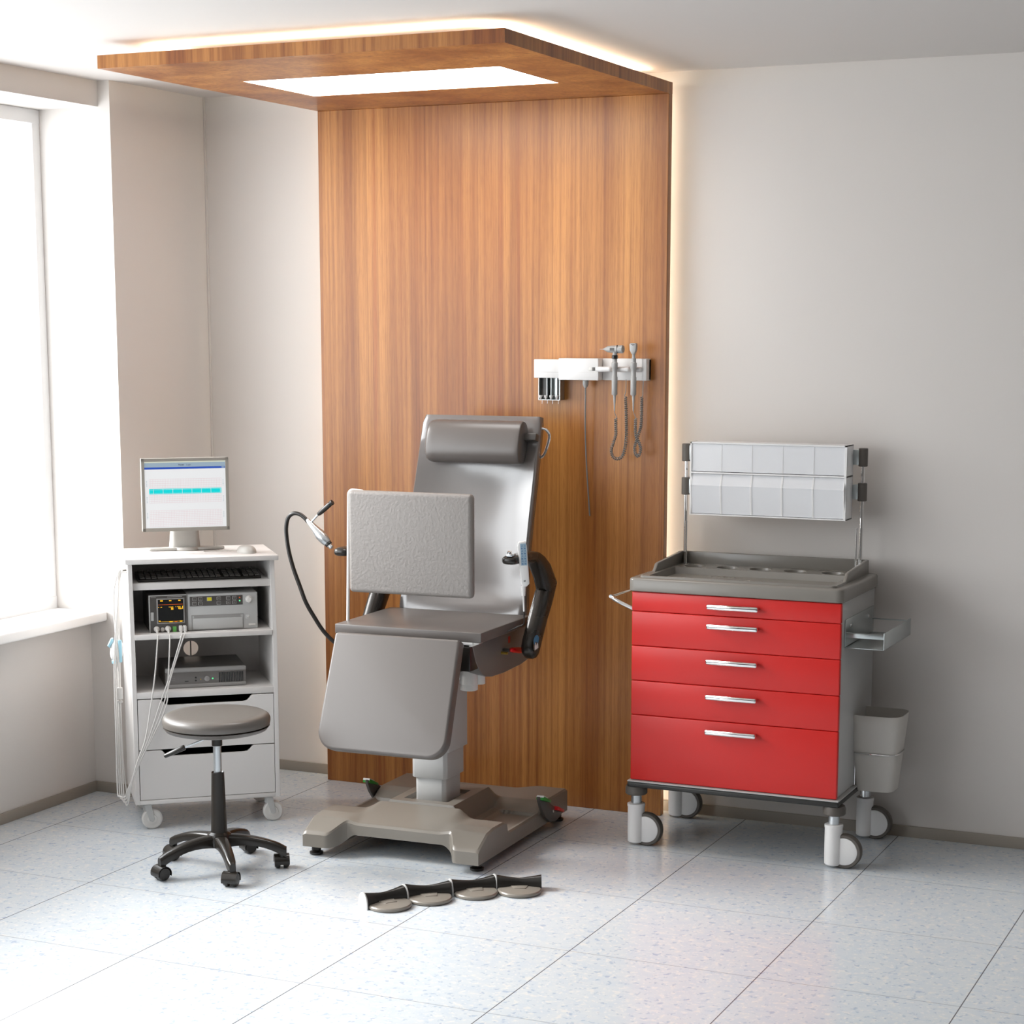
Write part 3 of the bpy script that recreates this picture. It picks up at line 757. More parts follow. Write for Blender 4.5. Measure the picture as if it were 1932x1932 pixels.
MB().lathe([(.0145, 0), (.0140, .004), (.0115, .005), (.0105, .016), (.008, .0185)], M['offwhite'], 24, T(.4860, V, .9275) @ RX(PI/2)).build('knob', rc, ro)
pr = MB()
for (a, b2, c, d) in ((.2510, .4635, .8665, .8690), (.2510, .4635, .8075, .8100), (.2510, .2535, .8075, .8690), (.4610, .4635, .8075, .8690)): pr.box(a, b2, V-.002, V+.002, c, d, M['midgrey'], .0005, 1)
pr.box(.2560, .4590, V-.005, V+.002, .8120, .8560, M['metalgrey'], .002).box(.2620, .4510, V-.0012, V+.003, .8570, .8665, M['midgrey'])
pr.build('printer_door', rc, ro)
MB().box(.4720, .4890, V-.004, V+.001, .8470, .8650, M['metalgrey'], .002).box(.4760, .4850, V-.0055, V, .8540, .8580, M['offwhite'], .001).build('side_latch', rc, ro)
MB().box(.4830, .5110, V-.003, V+.001, .8190, .8265, M['offwhite'], .001).build('name_plate', rc, ro)

# small computer
pc = thing('desktop_computer', 'flat grey desktop computer on the lowest shelf of the trolley', 'computer', wloc(.303, .2, .5705), WA)
po = (-.303, -.2, -.5705)
VC = .060
MB().box(.1385, .4685, VC+.004, .345, .5735, .6535, M['darkgrey'], .006, 3).build('case', pc, po)
MB().box(.1385, .4685, VC-.004, VC+.016, .6345, .6535, M['midgrey'], .006, 3).box(.1385, .4685, VC-.004, VC+.016, .5715, .5875, M['midgrey'], .005, 3).build('bezel', pc, po)
MB().box(.1400, .4670, VC-.001, VC+.010, .5860, .6355, M['shell'], .001).box(.162, .178, VC-.0016, VC, .6185, .6192, M['midgrey']).box(.162, .178, VC-.0016, VC, .6120, .6127, M['midgrey']).box(.162, .178, VC-.0016, VC, .6055, .6062, M['midgrey']).box(.217, .232, VC-.0016, VC, .5975, .6000, M['black']).build('front_panel', pc, po)
gr = MB()
for i in range(15): gr.box(.3565+i*.0068, .3565+i*.0068+.0038, VC-.002, VC+.001, .5890, .6300, M['screenblack'])
gr.build('vent_grille', pc, po)
MB().lathe([(.0112, 0), (.0110, .003), (.009, .0042)], M['midgrey'], 22, T(.3075, VC-.001, .6060) @ RX(PI/2)).build('power_button', pc, po)
MB().lathe([(.0034, 0), (.003, .002)], M['s_green'], 12, T(.3308, VC-.001, .6055) @ RX(PI/2)).build('indicator_lamp', pc, po)
MB().lathe([(.0025, 0), (.002, .0012)], M['brass'], 12, T(.2815, VC-.001, .6045) @ RX(PI/2)).build('indicator_lamp', pc, po)
for zz in (.612, .600): MB().lathe([(.0040, 0), (.0038, .001)], M['black'], 12, T(.2620, VC-.001, zz) @ RX(PI/2)).build('audio_socket', pc, po)
MB().box(.15, .46, .08, .33, .5705, .5742, M['black']).build('foot_pad', pc, po)

# four pale leads: from the recorder down the front, round a low loop and up the left side
lead_lab = ['pale lead from the recorder, plugged in leftmost under the small screen',
            'pale lead from the recorder, plugged in second from left beside the green socket',
            'pale lead from the recorder, third plug just right of the green socket',
            'pale lead from the recorder, rightmost plug at the edge of the dark module']
W_ = [(.1096, .1060, .0900, .0700, .0440, .0060), (.1550, .1545, .1440, .1320, .0700, .0130), (.2057, .1980, .1500, .1050, .0560, .0090), (.2215, .2070, .1560, .1200, .0640, .0170)]
for i, (u0, a1, a2, a3, a4, a5) in enumerate(W_):
    rt = thing('sensor_lead', lead_lab[i], 'cable', wloc(u0, .058, .8175), WA, 'leads plugged into the recorder')
    off = Vector((u0, .058, .8175))
    du = -.030 - .008*i; dv = .085 - .012*i
    pts = [(u0, .040, .817), (u0+.0005, .024, .800), (a1+.0005, -.006, .785), (a2, -.018, .640), (a3, -.022, .520), (a4, -.026, .385), (a5, -.030, .285), (-.022-.004*i, -.032, .180), (-.030-.004*i, -.020, .128+.008*i), (du-.008, .010, .112+.012*i), (du-.014, .040, .170), (du-.012, dv, .420), (du-.008, dv+.01, .70), (du-.004+.006*i, dv+.02, .94), (-.022-.003*i, .105, 1.045), (-.012, .112-.004*i, 1.060), (.004, .112-.004*i, 1.062)]
    MB().tube([p-off for p in catmull(pts, 7)], .0029, M['cable'], 8).build('cable', rt)
    pl = MB()
    if i < 2: pl.lathe([(.0115, 0), (.0118, .006), (.0095, .010), (.006, .014)], M['offwhite'], 20, T(u0, .0575, .8195) @ RX(PI/2)).tube(catmull([(u0, .046, .8190), (u0, .036, .8120), (u0+.0006, .027, .798)], 4), .0048, M['offwhite'], 10)
    else: pl.box(u0-.0075, u0+.0065, .030, .0575, .808, .832, M['offwhite'], .004, 3).tube(catmull([(u0-.001, .036, .812), (u0-.002, .026, .800), (a1+.001, .000, .788)], 4), .0042, M['offwhite'], 8)
    pl.build('plug', rt, tuple(-off))
MB_h = MB().box(-.020, .0005, .070, .125, 1.050, 1.056, M['cable'], .002).box(-.020, -.016, .070, .125, 1.050, 1.066, M['cable'], .002)
MB_h.build('cable_hook', wt, wo_)
# transducer on its own lead
rt = thing('finger_sensor', 'white and light blue clip sensor hanging on the trolley left side', 'medical sensor', wloc(-.050, .085, .735), WA)
tb = MB()
rings = []
for j in range(11):
    t_ = -1 + 2*j/10; k = max(.05, (1-abs(t_)**3.0))**.5
    rings.append([(.026*k*math.cos(2*PI*i/20), .017*k*math.sin(2*PI*i/20), .046*t_) for i in range(20)])
tb.loft(rings, M['white']); tb.build('body', rt, rot=(0, .10, 0))
MB().prism([(-.0285, .012), (-.036, .020), (-.021, .050), (-.012, .052), (-.012, .040)], -.010, .010, M['bluep'], 'Y', .002).box(.006, .020, -.0185, -.008, -.048, .044, M['bluep'], .004, 3).box(-.020, -.006, -.012, .012, -.054, -.040, M['bluep'], .003).build('blue_shell', rt)
MB().tube(catmull([(.002, -.012, .030), (.004, -.019, -.02), (.006, -.012, -.10), (.006, -.008, -.155)], 5), .0036, M['cable'], 8).tube(catmull([(0, 0, .045), (-.004, .004, .12), (-.002, .012, .24), (.018, .02, .312), (.03, .024, .322), (.052, .026, .322)], 5), .0030, M['cable'], 8).tube(catmull([(.006, -.008, -.20), (.008, -.010, -.34), (.012, -.02, -.50), (.020, -.05, -.60)], 5), .0026, M['cable'], 8).build('cable', rt)
MB().box(-.006, .018, -.016, .000, -.200, -.152, M['offwhite'], .002).box(-.004, .016, -.0145, -.0015, -.214, -.205, M['cable'], .001).build('connector', rt)

# ------------------------------------------------------------------ swivel stool
SX, SY = .358, -1.545
so_ = thing('swivel_stool', 'round grey padded swivel stool on five black castors before the trolley', 'stool', (SX, SY, 0))
MB().lathe([(.10, .553), (.185, .5535), (.1985, .560), (.2010, .570), (.2010, .582), (.196, .592), (.184, .599), (.15, .6025), (.08, .604), (.0, .6045)], M['stoolvinyl'], 56).lathe([(.02, .532), (.165, .533), (.188, .540), (.1965, .5515), (.1985, .5535), (.10, .5545)], M['stoolvinyl'], 56).build('seat', so_, angle=50)
MB().cyl((0, 0, .478), (0, 0, .535), .0200, M['black'], n=20).cyl((0, 0, .36), (0, 0, .480), .0150, M['steel'], n=20).build('gas_lift', so_)
MB().lathe([(.020, .372), (.0238, .376), (.0240, .372), (.0310, .133), (.0320, .128)], M['gloss_black'], 26).build('column_sleeve', so_)
lv = MB()
def cam_dir(a): # along the picture's horizontal: keeps the lever on the stool's left side
    return Vector((a*.910, a*.414, 0))
pA, pB, pC = cam_dir(-.03) + Vector((0, 0, .508)), cam_dir(-.1272) + Vector((.0, -.0, .4680)), cam_dir(-.1960) + Vector((0, 0, .4370))
lv.cyl(pA, pB, .0042, M['steel'], n=10)
dd = (pC-pB)
lv.lathe([(.004, -.008), (.0125, -.006), (.0135, .0), (.0125, .030), (.0105, dd.length), (.008, dd.length+.003)], M['gloss_black'], 16, Matrix.Translation(pB) @ dd.to_track_quat('Z', 'Y').to_matrix().to_4x4() @ Matrix.Diagonal((1.0, .8, 1, 1)))
lv.build('height_lever', so_)
hb = MB().lathe([(.030, .088), (.047, .092), (.050, .118), (.044, .138), (.033, .146)], M['gloss_black'], 30)
hb.build('hub', so_)
A0 = math.radians(-118.4)
tipR = .243
def leg_mesh(a):
    m = MB(); rings = []
    for j in range(9):
        t_ = j/8; r = .030 + (tipR+.010-.030)*t_
        zt = .136 - .010*t_ - .040*t_**2.4; zb = zt - (.046 - .006*t_) + (.012*math.sin(PI*t_))
        if j == 8: zt -= .003
        hw = .026 - .010*t_
        if j == 8: hw -= .004
        sec = [(-hw, zb), (hw, zb), (hw, zt-.012), (hw-.002, zt-.005), (hw*.6, zt), (-hw*.6, zt), (-hw+.002, zt-.005), (-hw, zt-.012)]
        rings.append([(r*math.cos(a) - s_*math.sin(a), r*math.sin(a) + s_*math.cos(a), z) for s_, z in sec])
    m.loft(rings, M['gloss_black']); return m
yaw = [-2.0, -1.35, 2.2, 1.0, -2.2]
for k in range(5):
    a = A0 + k*2*PI/5
    leg = leg_mesh(a).build('base_leg', so_, angle=45)
    cx, cy = tipR*math.cos(a)*.965, tipR*math.sin(a)*.965
    cs = MB().cyl((cx, cy, .044), (cx, cy, .060), .009, M['black'], n=12)
    w_ = yaw[k]; X = T(cx + .012*math.cos(w_), cy + .012*math.sin(w_), .0265) @ RZ(w_+PI/2) @ RY(PI/2)
    cs.lathe([(.010, -.0275), (.022, -.027), (.0255, -.023), (.0265, -.018), (.0265, -.007), (.024, -.006), (.008, -.006), (.008, .006), (.024, .006), (.0265, .007), (.0265, .018), (.0255, .023), (.022, .027), (.010, .0275)], M['gloss_black'], 26, X)
    hood = arc(0, 0, .0290, -20, 200, 12) + arc(0, 0, .0268, 200, -20, 12)
    cs.prism(hood, -.0285, .0285, M['gloss_black'], 'Z', .0, X=T(cx + .012*math.cos(w_), cy + .012*math.sin(w_), .0265) @ RZ(w_+PI/2) @ Matrix(((0, 0, 1, 0), (1, 0, 0, 0), (0, 1, 0, 0), (0, 0, 0, 1))))
    cs.build('castor', so_)

# ------------------------------------------------------------------ examination chair (local u right, v back)
CA = .03
CO = (.905, -.73)
ch = thing('examination_chair', 'grey powered examination chair in front of the wood wall panel', 'examination chair', (CO[0], CO[1], 0), CA)

# base casting
def base_h(u, v):
    au = abs(u)
    # front bar and feet
    foot = lerp_tab([(-.56, .082), (-.515, .092), (-.47, .115), (-.42, .140), (-.36, .148), (-.26, .146), (-.235, .140), (-.225, .112)], v)
    band = lerp_tab([(-.44, .122), (-.42, .130), (-.225, .176), (-.2, .178)], v)
    k = smooth(.165, .235, au)
    front = band*(1-k) + foot*k
    # side recess behind the front bar
    tray = .098
    rear = lerp_tab([(.10, .098), (.135, .120), (.17, .132), (.40, .132)], v)
    if v < -.232: h = front
    else:
        h = tray if v < .10 else rear
        if v < -.215: h = front + (tray-front)*((v+.232)/.017)
        if au < .36 and au > .20 and -.20 < v < .09: h = tray - .012*smooth(.36, .34, au)*smooth(.20, .22, au)
    # hump with the collar for the column
    hv = lerp_tab([(-.232, .0), (-.222, 1), (.10, 1), (.17, 0)], v)
    if v < -.222: hump = 0
    else: hump = .180 if v < .12 else .180 - .05*smooth(.12, .20, v)
    s = smooth(.175, .135, au)
    if v >= -.222 and hump > h: h = h + (hump-h)*s
    if v < -.222: pass
    if au < .095 and -.175 < v < .035: h = .165
    return h
def v_front(u):
    au = abs(u)
    return -.432 - .080*smooth(.215, .275, au)
def v_back(u):
    return .345 + .065*smooth(.16, .26, abs(u))
NU, NV = 92, 110
bb = MB(); bm = bb.bm; gi = bb.mi(M['basegrey'])
us = [-.372 + .744*i/NU for i in range(NU+1)]
top, bot = [], []
for i, u in enumerate(us):
    f, b2 = v_front(u), v_back(u)
    tr_, br_ = [], []
    ek = 0.0
    if i in (0, NU): ek = .006
    for j in range(NV+1):
        v = f + (b2-f)*j/NV
        uu = u; vv = v
        z = base_h(u, v) - ek - (.006 if j in (0, NV) else 0)
        tr_.append(bm.verts.new((uu, vv, z)))
    arch = .042*smooth(.255, .185, abs(u))
    for j in range(NV+1):
        v = f + (b2-f)*j/NV
        br_.append(bm.verts.new((u, v, .038 + arch*(1 if v < .25 else .5) )))
    top.append(tr_); bot.append(br_)
for i in range(NU):
    for j in range(NV):
        bm.faces.new((top[i][j], top[i+1][j], top[i+1][j+1], top[i][j+1])).material_index = gi
        bm.faces.new((bot[i][j], bot[i][j+1], bot[i+1][j+1], bot[i+1][j])).material_index = gi
    bm.faces.new((bot[i][0], bot[i+1][0], top[i+1][0], top[i][0])).material_index = gi
    bm.faces.new((top[i][NV], top[i+1][NV], bot[i+1][NV], bot[i][NV])).material_index = gi
for j in range(NV):
    bm.faces.new((top[0][j], top[0][j+1], bot[0][j+1], bot[0][j])).material_index = gi
    bm.faces.new((bot[NU][j], bot[NU][j+1], top[NU][j+1], top[NU][j])).material_index = gi
base = bb.build('base', ch, angle=28)
for (u, v) in ((-.335, -.470), (.335, -.440), (-.335, .365), (.340, .375)):
    MB().lathe([(.012, .0), (.026, .002), (.027, .010), (.020, .013), (.016, .016), (.019, .019), (.017, .040)], M['black'], 22, T(u, v, 0)).build('levelling_foot', ch)
# rocker pedals on both sides
for s_ in (1, -1):
    pd = MB()
    o1 = [(-.140, .020), (-.060, .018), (.0, .004), (.06, -.004), (.135, -.010)] + [(.12, -.030), (.075, -.056), (.02, -.066), (-.04, -.056), (-.10, -.025), (-.132, .002)]
    th = math.radians(-19)
    o2 = [(.185 + a*math.cos(th) - b2*math.sin(th), .112 + a*math.sin(th) + b2*math.cos(th)) for a, b2 in o1]
    ua, ub = (.376, .390) if s_ > 0 else (-.390, -.376)
    po_ = pd.prism(o2, ua, ub, M['darkgrey'], 'X', .002)
    pd.cyl((s_*.372, .20, .085), (s_*.393, .20, .085), .006, M['steel'], n=12)
    po_ = pd.build('rocker_pedal', ch)
    def pad(a0, a1, z_, m, nm):
        g = [(a0, z_+.018), (a1, z_ + .012), (a1, z_+.002), (a0, z_+.002)]
        g = [(.185 + a*math.cos(th) - b2*math.sin(th), .112 + a*math.sin(th) + b2*math.cos(th)) for a, b2 in g]
        ed = [(a0-.004, z_+.016), (a0-.001, z_+.0205), (a0+.045, z_+.0175), (a0+.045, z_+.0145), (a0+.001, z_+.0175), (a0-.001, z_+.012), (a0-.004, z_+.012)]
        ed = [(.185 + a*math.cos(th) - b2*math.sin(th), .112 + a*math.sin(th) + b2*math.cos(th)) for a, b2 in ed]
        uo = (.372, .404) if s_ > 0 else (-.404, -.372)
        p_ = MB().prism(g, uo[0], uo[1], M[m], 'X', .002).build(nm, po_)
        if m == 'greenplastic': MB().prism(ed, uo[0]+.002, uo[1]+.001, M['white'], 'X', .001).build('pad_edge', po_)
    pad(-.132, -.045, .006, 'greenplastic', 'green_pad')
    pad(.040, .120, -.016, 'redplastic', 'red_pad')

# telescopic column
def stage(hu, v0, v1, z0, z1, m):
    c = .014
    o = [(-hu, v0+c), (-hu+c, v0), (hu-c, v0), (hu, v0+c), (hu, v1), (-hu, v1)]
    return MB().prism(o, z0, z1, M[m], 'Z', .001, 1)
stage(.066, -.142, .005, .160, .275, 'column').build('column_inner', ch)
stage(.0765, -.152, .016, .262, .385, 'column').build('column_middle', ch)
stage(.088, -.162, .028, .372, .700, 'column').build('column_outer', ch)

# seat
MB().box(-.310, .310, -.338, .150, .852, .890, M['vinyl'], .0035, 3).build('seat', ch)
# under-shell
sh = [(-.300, .851), (-.326, .846), (-.329, .838), (-.296, .771), (-.268, .738), (-.245, .7165), (-.20, .698), (-.14, .688), (-.02, .684), (.15, .689), (.245, .700), (.25, .76), (.25, .851)]
shell = MB().prism(sh, -.270, .270, M['shell'], 'X', .022, 5).build('under_shell', ch, angle=50)
MB().box(-.285, .275, -.338, -.325, .8405, .8515, M['white'], .002).prism([(.258, .8300), (.300, .8475), (.300, .8510), (.258, .8510)], -.335, -.300, M['offwhite'], 'Y', .001).build('hinge_strip', ch)
MB().box(-.262, -.252, -.345, -.30, .800, .845, M['black'], .002).build('hinge_bracket', ch)
MB().box(.215, .268, -.345, -.25, .740, .835, M['black'], .004).build('hinge_bracket', ch)
MB().lathe([(.030, .644), (.034, .646), (.034, .668), (.0375, .670), (.0375, .80)], M['offwhite'], 28, T(.205, -.215, 0)).lathe([(.0205, .668), (.0222, .670), (.0222, .72)], M['offwhite'], 22, T(.240, -.195, 0)).box(.176, .182, -.253, -.246, .69, .80, M['white'], .001).build('tilt_motor', ch)
MB().prism([(.150, .78), (.162, .78), (.162, .665), (.150, .665)], -.26, -.24, M['black'], 'Y', .002).box(.160, .176, -.265, -.245, .720, .765, M['offwhite'], .003).build('motor_bracket', ch)
rl = MB().cyl((.268, -.034, .777), (.299, -.034, .777), .006, M['darkgrey'], n=12)
rl.build('lever_pivot', ch)
MB().lathe([(.004, 0), (.0085, .006), (.0105, .04), (.0125, .085), (.0120, .108), (.008, .117), (.002, .119)], M['redplastic'], 18, T(.300, -.032, .7790) @ RX(-PI/2 - .17)).build('red_lever', ch)
MB().box(.2695, .2712, .020, .036, .796, .822, M['redplastic']).build('red_mark', ch)
MB().cyl((.2700, -.050, .7680), (.2960, -.050, .7680), .0055, M['brass'], n=10).build('brass_screw', ch)

# footrest
FT = math.atan2(.169, .434)
fr = MB()
w2 = .262; h2 = .455; r_ = .075
out = [(-w2+.004, 0), (w2-.004, 0)] + [(w2, -.01)] + arc(w2-r_+.006, -h2+r_, r_, 0, -90, 9) + arc(-w2+r_-.006, -h2+r_, r_, -90, -180, 9) + [(-w2, -.01)]
fr.prism(out, 0, .052, M['vinyl'], 'Y', .020, 6)
fr.build('footrest_pad', ch, (0, -.428, .876), angle=60, rot=(-FT, 0, 0))
MB().box(-.20, .20, .050, .066, -.40, -.03, M['shell'], .008).build('footrest_plate', ch, (0, -.428, .876), rot=(-FT, 0, 0))

# backrest: hollowed pad leaning back
tabv = [(.862, .158), (.885, .163), (1.0, .181), (1.118, .204), (1.27, .249), (1.42, .298), (1.55, .338), (1.669, .377)]
tabw = [(.862, .558), (.885, .558), (1.118, .540), (1.42, .532), (1.669, .522)]
rings = []
NB = 26
for j in range(NB+1):
    z = .862 + (1.669-.862)*j/NB
    v = lerp_tab(tabv, z); hw = lerp_tab(tabw, z)/2
    dz = .03
    tl = math.atan2(lerp_tab(tabv, z+dz) - lerp_tab(tabv, z-dz), 2*dz)
    tl = max(tl, .15)
    dep = .042*smooth(1.66, 1.42, z)*smooth(.87, 1.0, z)
    th_ = .055
    sec = []
    e = .006 if j in (0, NB) else 0.0
    n = 20
    for i in range(n+1):
        x = -1 + 2*i/n
        u = x*(hw-.006-e)
        sec.append((u, dep*(1-abs(x)**2.6) + e))
    sec += [(hw-e, .006+e), (hw-e, th_-.006), (hw-.006-e, th_-e)] + [(-(hw-.006-e), th_-e), (-(hw-e), th_-.006), (-(hw-e), .006+e)]
    rings.append([(u, v + d*math.cos(tl), z - d*math.sin(tl)) for u, d in sec])
MB().loft(rings, M['glossvinyl']).build('backrest', ch, angle=50)
# head pillow
pl = MB(); rings = []
TL = math.radians(15.6)
for j, (u, k) in enumerate(((-.204, .62), (-.2035, .80), (-.199, .90), (-.188, .965), (-.17, 1.0), (0, 1.0), (.19, 1.0), (.206, .985), (.2095, .965), (.2105, .93))):
    sec = []
    for i in range(28):
        a = 2*PI*i/28; c, s = math.cos(a), math.sin(a)
        p = 2.5
        kk = (abs(c)**p + abs(s)**p)**(-1/p)
        sec.append((.049*k*c*kk, .088*k*s*kk))
    zc, vc = 1.566, .298
    rings.append([(u+.006, vc + d*math.cos(TL) + b2*math.sin(TL), zc + b2*math.cos(TL) - d*math.sin(TL)) for d, b2 in sec])
pl.loft(rings, M['vinyl']); pil = pl.build('head_pillow', ch, angle=50)
MB().box(.205, .262, -.006, .030, -.012, .016, M['darkgrey'], .003).build('pillow_strap', pil, (.004, .320, 1.588), rot=(-TL, 0, 0))
MB().box(-.214, -.206, -.010, .03, -.014, .022, M['white'], .001).build('pillow_clip', pil, (.004, .320, 1.588), rot=(-TL, 0, 0))
# steel push bar behind the backrest
for sg in (1,):
    MB().tube(catmull([(sg*.245, .392, 1.622), (sg*.272, .394, 1.619), (sg*.288, .396, 1.604), (sg*.2925, .396, 1.585), (sg*.286, .392, 1.552), (sg*.272, .385, 1.513), (sg*.245, .375, 1.495)], 5), .0060, M['chrome'], 10).build('push_handle', ch)

# arms
ARM = [(.0085, .7465, .006, .008), (.0105, .7490, .020, .018), (.0155, .7565, .034, .026), (.0250, .7720, .0435, .031), (.0400, .7950, .0460, .032), (.0800, .8500, .0450, .032),
       (.1200, .9050, .0450, .032), (.1700, .9660, .0490, .032), (.2010, 1.0060, .0620, .032), (.1500, 1.0720, .0460, .032),
       (.1000, 1.1120, .0340, .032), (.0600, 1.1360, .0240, .032), (.0100, 1.1470, .0185, .032), (-.0700, 1.1500, .0175, .032), (-.1650, 1.1505, .0175, .032), (-.1860, 1.1505, .0155, .029), (-.1950, 1.1505, .0110, .022), (-.1980, 1.1505, .0050, .010)]
def arm_mesh(u0):
    rings = []
    for k, (v, z, h, w_) in enumerate(ARM):
        a, b2 = ARM[max(k-1, 0)], ARM[min(k+1, len(ARM)-1)]
        tv, tz = b2[0]-a[0], b2[1]-a[1]; L = math.hypot(tv, tz); nv, nz = -tz/L, tv/L
        sec = []
        for i in range(24):
            an = 2*PI*i/24; c, s2 = math.cos(an), math.sin(an); p = 3.2
            kk = (abs(c)**p + abs(s2)**p)**(-1/p)
            sec.append((u0 + w_*c*kk, v + nv*h*s2*kk, z + nz*h*s2*kk))
        rings.append(sec)
    return MB().loft(rings, M['darkplastic'])
for s_ in (1, -1):
    a = arm_mesh(s_*.360).build('armrest', ch, angle=55)
    if s_ > 0:
        stk = MB()
        X = T(.3925, .010, .8010) @ RZ(PI/2) @ RX(PI/2)
        stk.lathe([(.033, 0), (.033, .0008)], M['black'], 36, X)
        hd = arc(0, .004, .0325, 25, 155, 14) + [(-.022, .001), (-.010, .010), (.002, .009), (.016, .000)]
        stk.prism(hd, .0008, .0012, M['sticker'], 'Z', 0, X=X)
        stk.prism([(-.018, -.022), (-.018, -.004), (-.012, .007), (-.006, .007), (-.006, -.004), (-.001, -.005), (.007, .003), (.016, .001), (.020, -.017), (.010, -.018), (.006, -.022), (.002, -.018), (-.002, -.021), (-.006, -.017), (-.010, -.022)], .0008, .0013, M['white'], 'Z', 0, X=X)
        stk.build('round_badge', a, smooth=False)
        MB().box(.350, .376, -.195, -.160, 1.166, 1.176, M['steel'], .003).lathe([(.008, 1.174), (.0085, 1.184), (.006, 1.187)], M['chrome'], 16, T(.358, -.178, 0)).build('armrest_clamp', a)
# side pad on its post
po_ = MB()
po_.tube([(-.301, -.245, .888), (-.290, -.245, 1.385)] + [(-.290 + .0 + .018*(1-math.cos(math.radians(q_))), -.245, 1.385 + .018*math.sin(math.radians(q_))) for q_ in (20, 40, 60, 80)] + [(-.268, -.243, 1.4025), (-.235, -.238, 1.3990), (-.20, -.236, 1.385)], .0062, M['white'], 12)
po_.build('pad_post', ch)
pd = MB().box(-.262, .262, -.020, .020, -.1985, .1985, M['leather'], .017, 5)
pdo = pd.build('side_pad', ch, (-.015, -.262, 1.2065), angle=60)

# hand control on the right armrest
rm = thing('hand_control', 'white hand control with blue keypad hooked onto the right armrest of the chair', 'remote control', (0, 0, 0))
rm.parent = None
def cw(u, v, z): return (CO[0] + u*math.cos(CA) - v*math.sin(CA), CO[1] + u*math.sin(CA) + v*math.cos(CA), z)
rm.location = cw(.4035, -.150, 1.135); rm.rotation_euler = (0, 0, CA+.45)
bd = MB().prism([(-.0185, .070), (-.0150, .086), (.0125, .088), (.0170, .070), (.0195, -.076), (.008, -.086), (-.0065, -.088), (-.0120, -.070)], -.010, .010, M['white'], 'Y', .004, 3, X=RY(-.055)).build('body', rm)
kp = MB().box(-.0085, .0145, -.0112, -.0096, -.004, .080, M['keypad'], .0006, 1, X=RY(-.055))
for r in range(8):
    for c_ in range(2):
        if r % 2 == 0: kp.box(-.0060+.011*c_, .0002+.011*c_, -.0117, -.0108, .0+.0098*r, .0042+.0098*r, M['keyblue'], X=RY(-.055)).box(-.0052+.011*c_, -.0036+.011*c_, -.0117, -.0108, .0042+.0098*r, .0066+.0098*r, M['keyblue'], X=RY(-.055))
        else: kp.box(-.0052+.011*c_, .0010+.011*c_, -.0117, -.0108, .0008+.0098*r, .0024+.0098*r, M['keyblue'], X=RY(-.055)).box(-.0022+.011*c_, -.0006+.011*c_, -.0117, -.0108, .0008+.0098*r, .0062+.0098*r, M['keyblue'], X=RY(-.055))
kp.build('keypad', rm, smooth=False)
MB().box(-.002, .0005, -.0112, -.0098, -.066, -.062, M['darkgrey'], X=RY(-.055)).box(.002, .0045, -.0112, -.0098, -.066, -.060, M['darkgrey'], X=RY(-.055)).build('marking', rm)
cb = MB()
cb.lathe([(.0052, -.122)] + [(.0068 + .0022*(i/12) + (.0009 if i % 2 else 0), -.122+.036*i/12) for i in range(13)], M['white'], 14, T(.001, 0, 0))
cb.tube(catmull([(.001, 0, -.115), (.0018, 0, -.150), (.003, .0, -.182)], 4), .0036, M['white'], 10)
cb.tube(catmull([(.003, .0, -.181), (.0035, .002, -.21), (.002, .02, -.235), (-.02, .05, -.25), (-.06, .06, -.27)], 5), .0026, M['black'], 8)
cb.build('cable', rm)
MB().box(-.030, -.008, .008, .018, .0, .028, M['white'], .003).build('hook', rm)

# handpiece with lever on the left armrest
hp = thing('handpiece', 'silver handpiece with black-gripped lever and long black hose on the left armrest', 'medical handpiece', cw(-.4212, -.150, 1.163), CA)
ho_ = Vector((-.4212, -.150, 1.163))
def hv(u, z, v=-.150): return Vector((u, v, z)) - ho_
ax = hv(-.5264, 1.2635) - hv(-.4180, 1.1560)
Xb = Matrix.Translation(hv(-.4175, 1.1600)) @ ax.to_track_quat('Z', 'Y').to_matrix().to_4x4()
Lb = ax.length
MB().lathe([(.006, 0), (.0095, .004), (.0095, .014), (.012, .016)], M['steel'], 20, Xb).lathe([(.0125, .016), (.0145, .018), (.0150, .026), (.014, .028)], M['black'], 20, Xb).lathe([(.0155, .027), (.0195, .040), (.0215, .066), (.0210, .068)], M['steel'], 24, Xb).lathe([(.0215, .0685), (.0212, .075), (.0150, .105), (.0085, Lb), (.006, Lb+.004)], M['steel'], 24, Xb).build('body', hp)
l0, l1, l2 = hv(-.5085, 1.2600), hv(-.4760, 1.2925), hv(-.4120, 1.3435)
lg = MB().cyl(l0, l1, .0042, M['steel'], n=12)
d_ = l2-l1
lg.lathe([(.004, -.004), (.0082, .002), (.0098, .022), (.0098, d_.length-.016), (.0085, d_.length-.012), (.0105, d_.length-.008), (.0105, d_.length)], M['black'], 14, Matrix.Translation(l1) @ d_.to_track_quat('Z', 'Y').to_matrix().to_4x4())
lg.build('lever', hp)
pts = [(-.5230, 1.2600), (-.5400, 1.2770), (-.5640, 1.2905), (-.5920, 1.2905), (-.6130, 1.2730), (-.6220, 1.2420), (-.6225, 1.2050), (-.6130, 1.1400), (-.5930, 1.0700), (-.5661, 1.0020), (-.5400, .9380), (-.5130, .8800), (-.4770, .8180), (-.4300, .7700), (-.380, .745), (-.31, .735), (-.24, .735)]
hs_ = [hv(u, z, -.150 + (0 if i < 11 else .015*(i-10))) for i, (u, z) in enumerate(pts)]
MB().tube(catmull(hs_, 6), .0082, M['black'], 12).build('hose', hp)

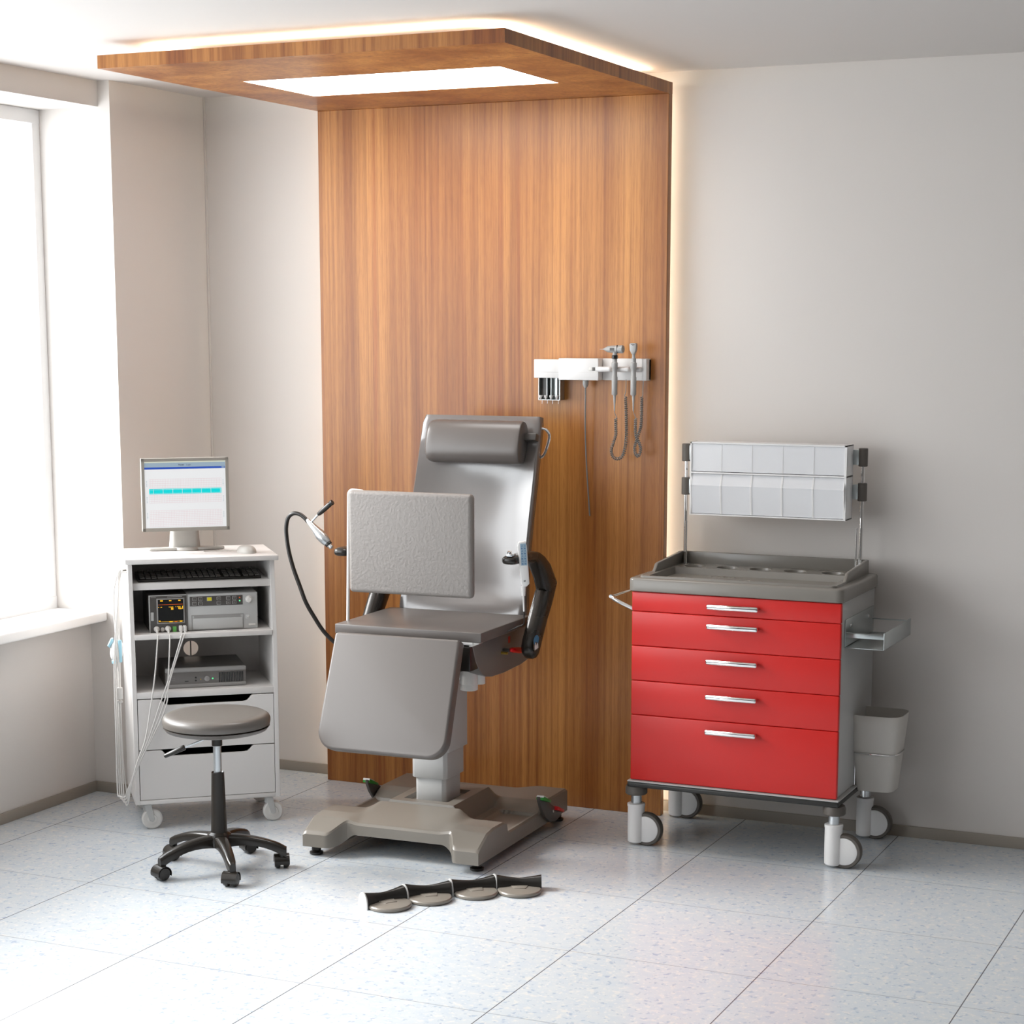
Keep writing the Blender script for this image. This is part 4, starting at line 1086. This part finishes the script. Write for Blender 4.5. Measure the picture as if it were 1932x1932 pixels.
# ------------------------------------------------------------------ four foot pedals in a row on the floor
labs = ['grey disc foot pedal with black grip bar, leftmost of the four on the floor',
        'grey disc foot pedal, second from left, lying across the floor seam',
        'grey disc foot pedal, third from left, with pale end cap facing the gap',
        'grey disc foot pedal with black grip bar, rightmost of the four on the floor']
def pedal(i, x, y, ang, caps):
    r = thing('foot_pedal', labs[i], 'foot pedal', (x, y, 0), ang, 'foot pedals lying before the examination chair')
    MB().lathe([(.060, 0.0), (.076, .001), (.0795, .005), (.0795, .011), (.076, .015), (.072, .0158), (.02, .0185), (.0, .0188)], M['basegrey'], 48).prism([(-.020, -.012), (.022, -.016), (.034, .028), (-.034, .030)], .0160, .0205, M['basegrey'], 'Z', .0015).build('disc', r)
    m = MB(); rings = []
    for j in range(13):
        t_ = -1 + j/6; x_ = .081*t_
        hgt = .033 + .011*abs(t_)**1.5; wid = .014 + .014*abs(t_)**1.3
        sec = [(wid*math.cos(math.radians(a)), hgt*math.sin(math.radians(a))**.8 if 0 < a < 180 else 0) for a in range(0, 181, 15)]
        rings.append([(x_, .038 + s_, .012 + z) for s_, z in sec])
    m.loft(rings, M['black']); m.build('grip_bar', r, angle=50)
    for cx in caps:
        pr = [(.038 + .031*math.cos(math.radians(a)), .004 + .055*math.sin(math.radians(a))**.8 if 0 < a < 180 else .0) for a in range(0, 181, 15)]
        MB().prism(pr, cx-.003, cx+.003, M['column'], 'X', .0015).build('end_cap', r)
pedal(0, 1.172, -1.712, math.radians(60), (-.085, .086))
pedal(1, 1.268, -1.582, math.radians(41), ())
pedal(2, 1.388, -1.452, math.radians(45), (-.085, .086))
pedal(3, 1.520, -1.362, math.radians(26), ())

# ------------------------------------------------------------------ light and view
wd = bpy.data.worlds.new('sky'); bpy.context.scene.world = wd; wd.use_nodes = True
bgn = wd.node_tree.nodes['Background']
bgn.inputs['Color'].default_value = (0.93, 0.97, 1.0, 1); bgn.inputs['Strength'].default_value = 5.2
def area(name, loc, rot, sx, sy, power=0, col=(1, 1, 1), portal=False):
    l = bpy.data.lights.new(name, 'AREA'); l.shape = 'RECTANGLE'; l.size = sx; l.size_y = sy; l.energy = power; l.color = col
    if portal: l.cycles.is_portal = True
    o = bpy.data.objects.new(name, l); C.objects.link(o); o.location = loc; o.rotation_euler = rot
    return o
sun = bpy.data.lights.new('sun', 'SUN'); sun.energy = 5.2; sun.angle = math.radians(28); sun.color = (1.0, 0.985, 0.96)
so2 = bpy.data.objects.new('sun', sun); C.objects.link(so2)
so2.rotation_euler = Vector((0.82, 0.20, -0.60)).to_track_quat('-Z', 'Y').to_euler()
area('window_portal', (-1.075, (WY0+WY1)/2, 1.865), (0, -PI/2, 0), 2.05, WY0-WY1-.02, portal=True)

sc = bpy.context.scene
sc.view_settings.view_transform = 'Standard'; sc.view_settings.look = 'None'
sc.view_settings.exposure = 0.34; sc.view_settings.gamma = 1.0; sc.view_settings.use_curve_mapping = False
sc.cycles.use_denoising = True
sc.cycles.max_bounces = 10; sc.cycles.diffuse_bounces = 6; sc.cycles.glossy_bounces = 5; sc.cycles.transparent_max_bounces = 16
sc.cycles.sample_clamp_indirect = 8.0; sc.cycles.caustics_reflective = False; sc.cycles.caustics_refractive = False
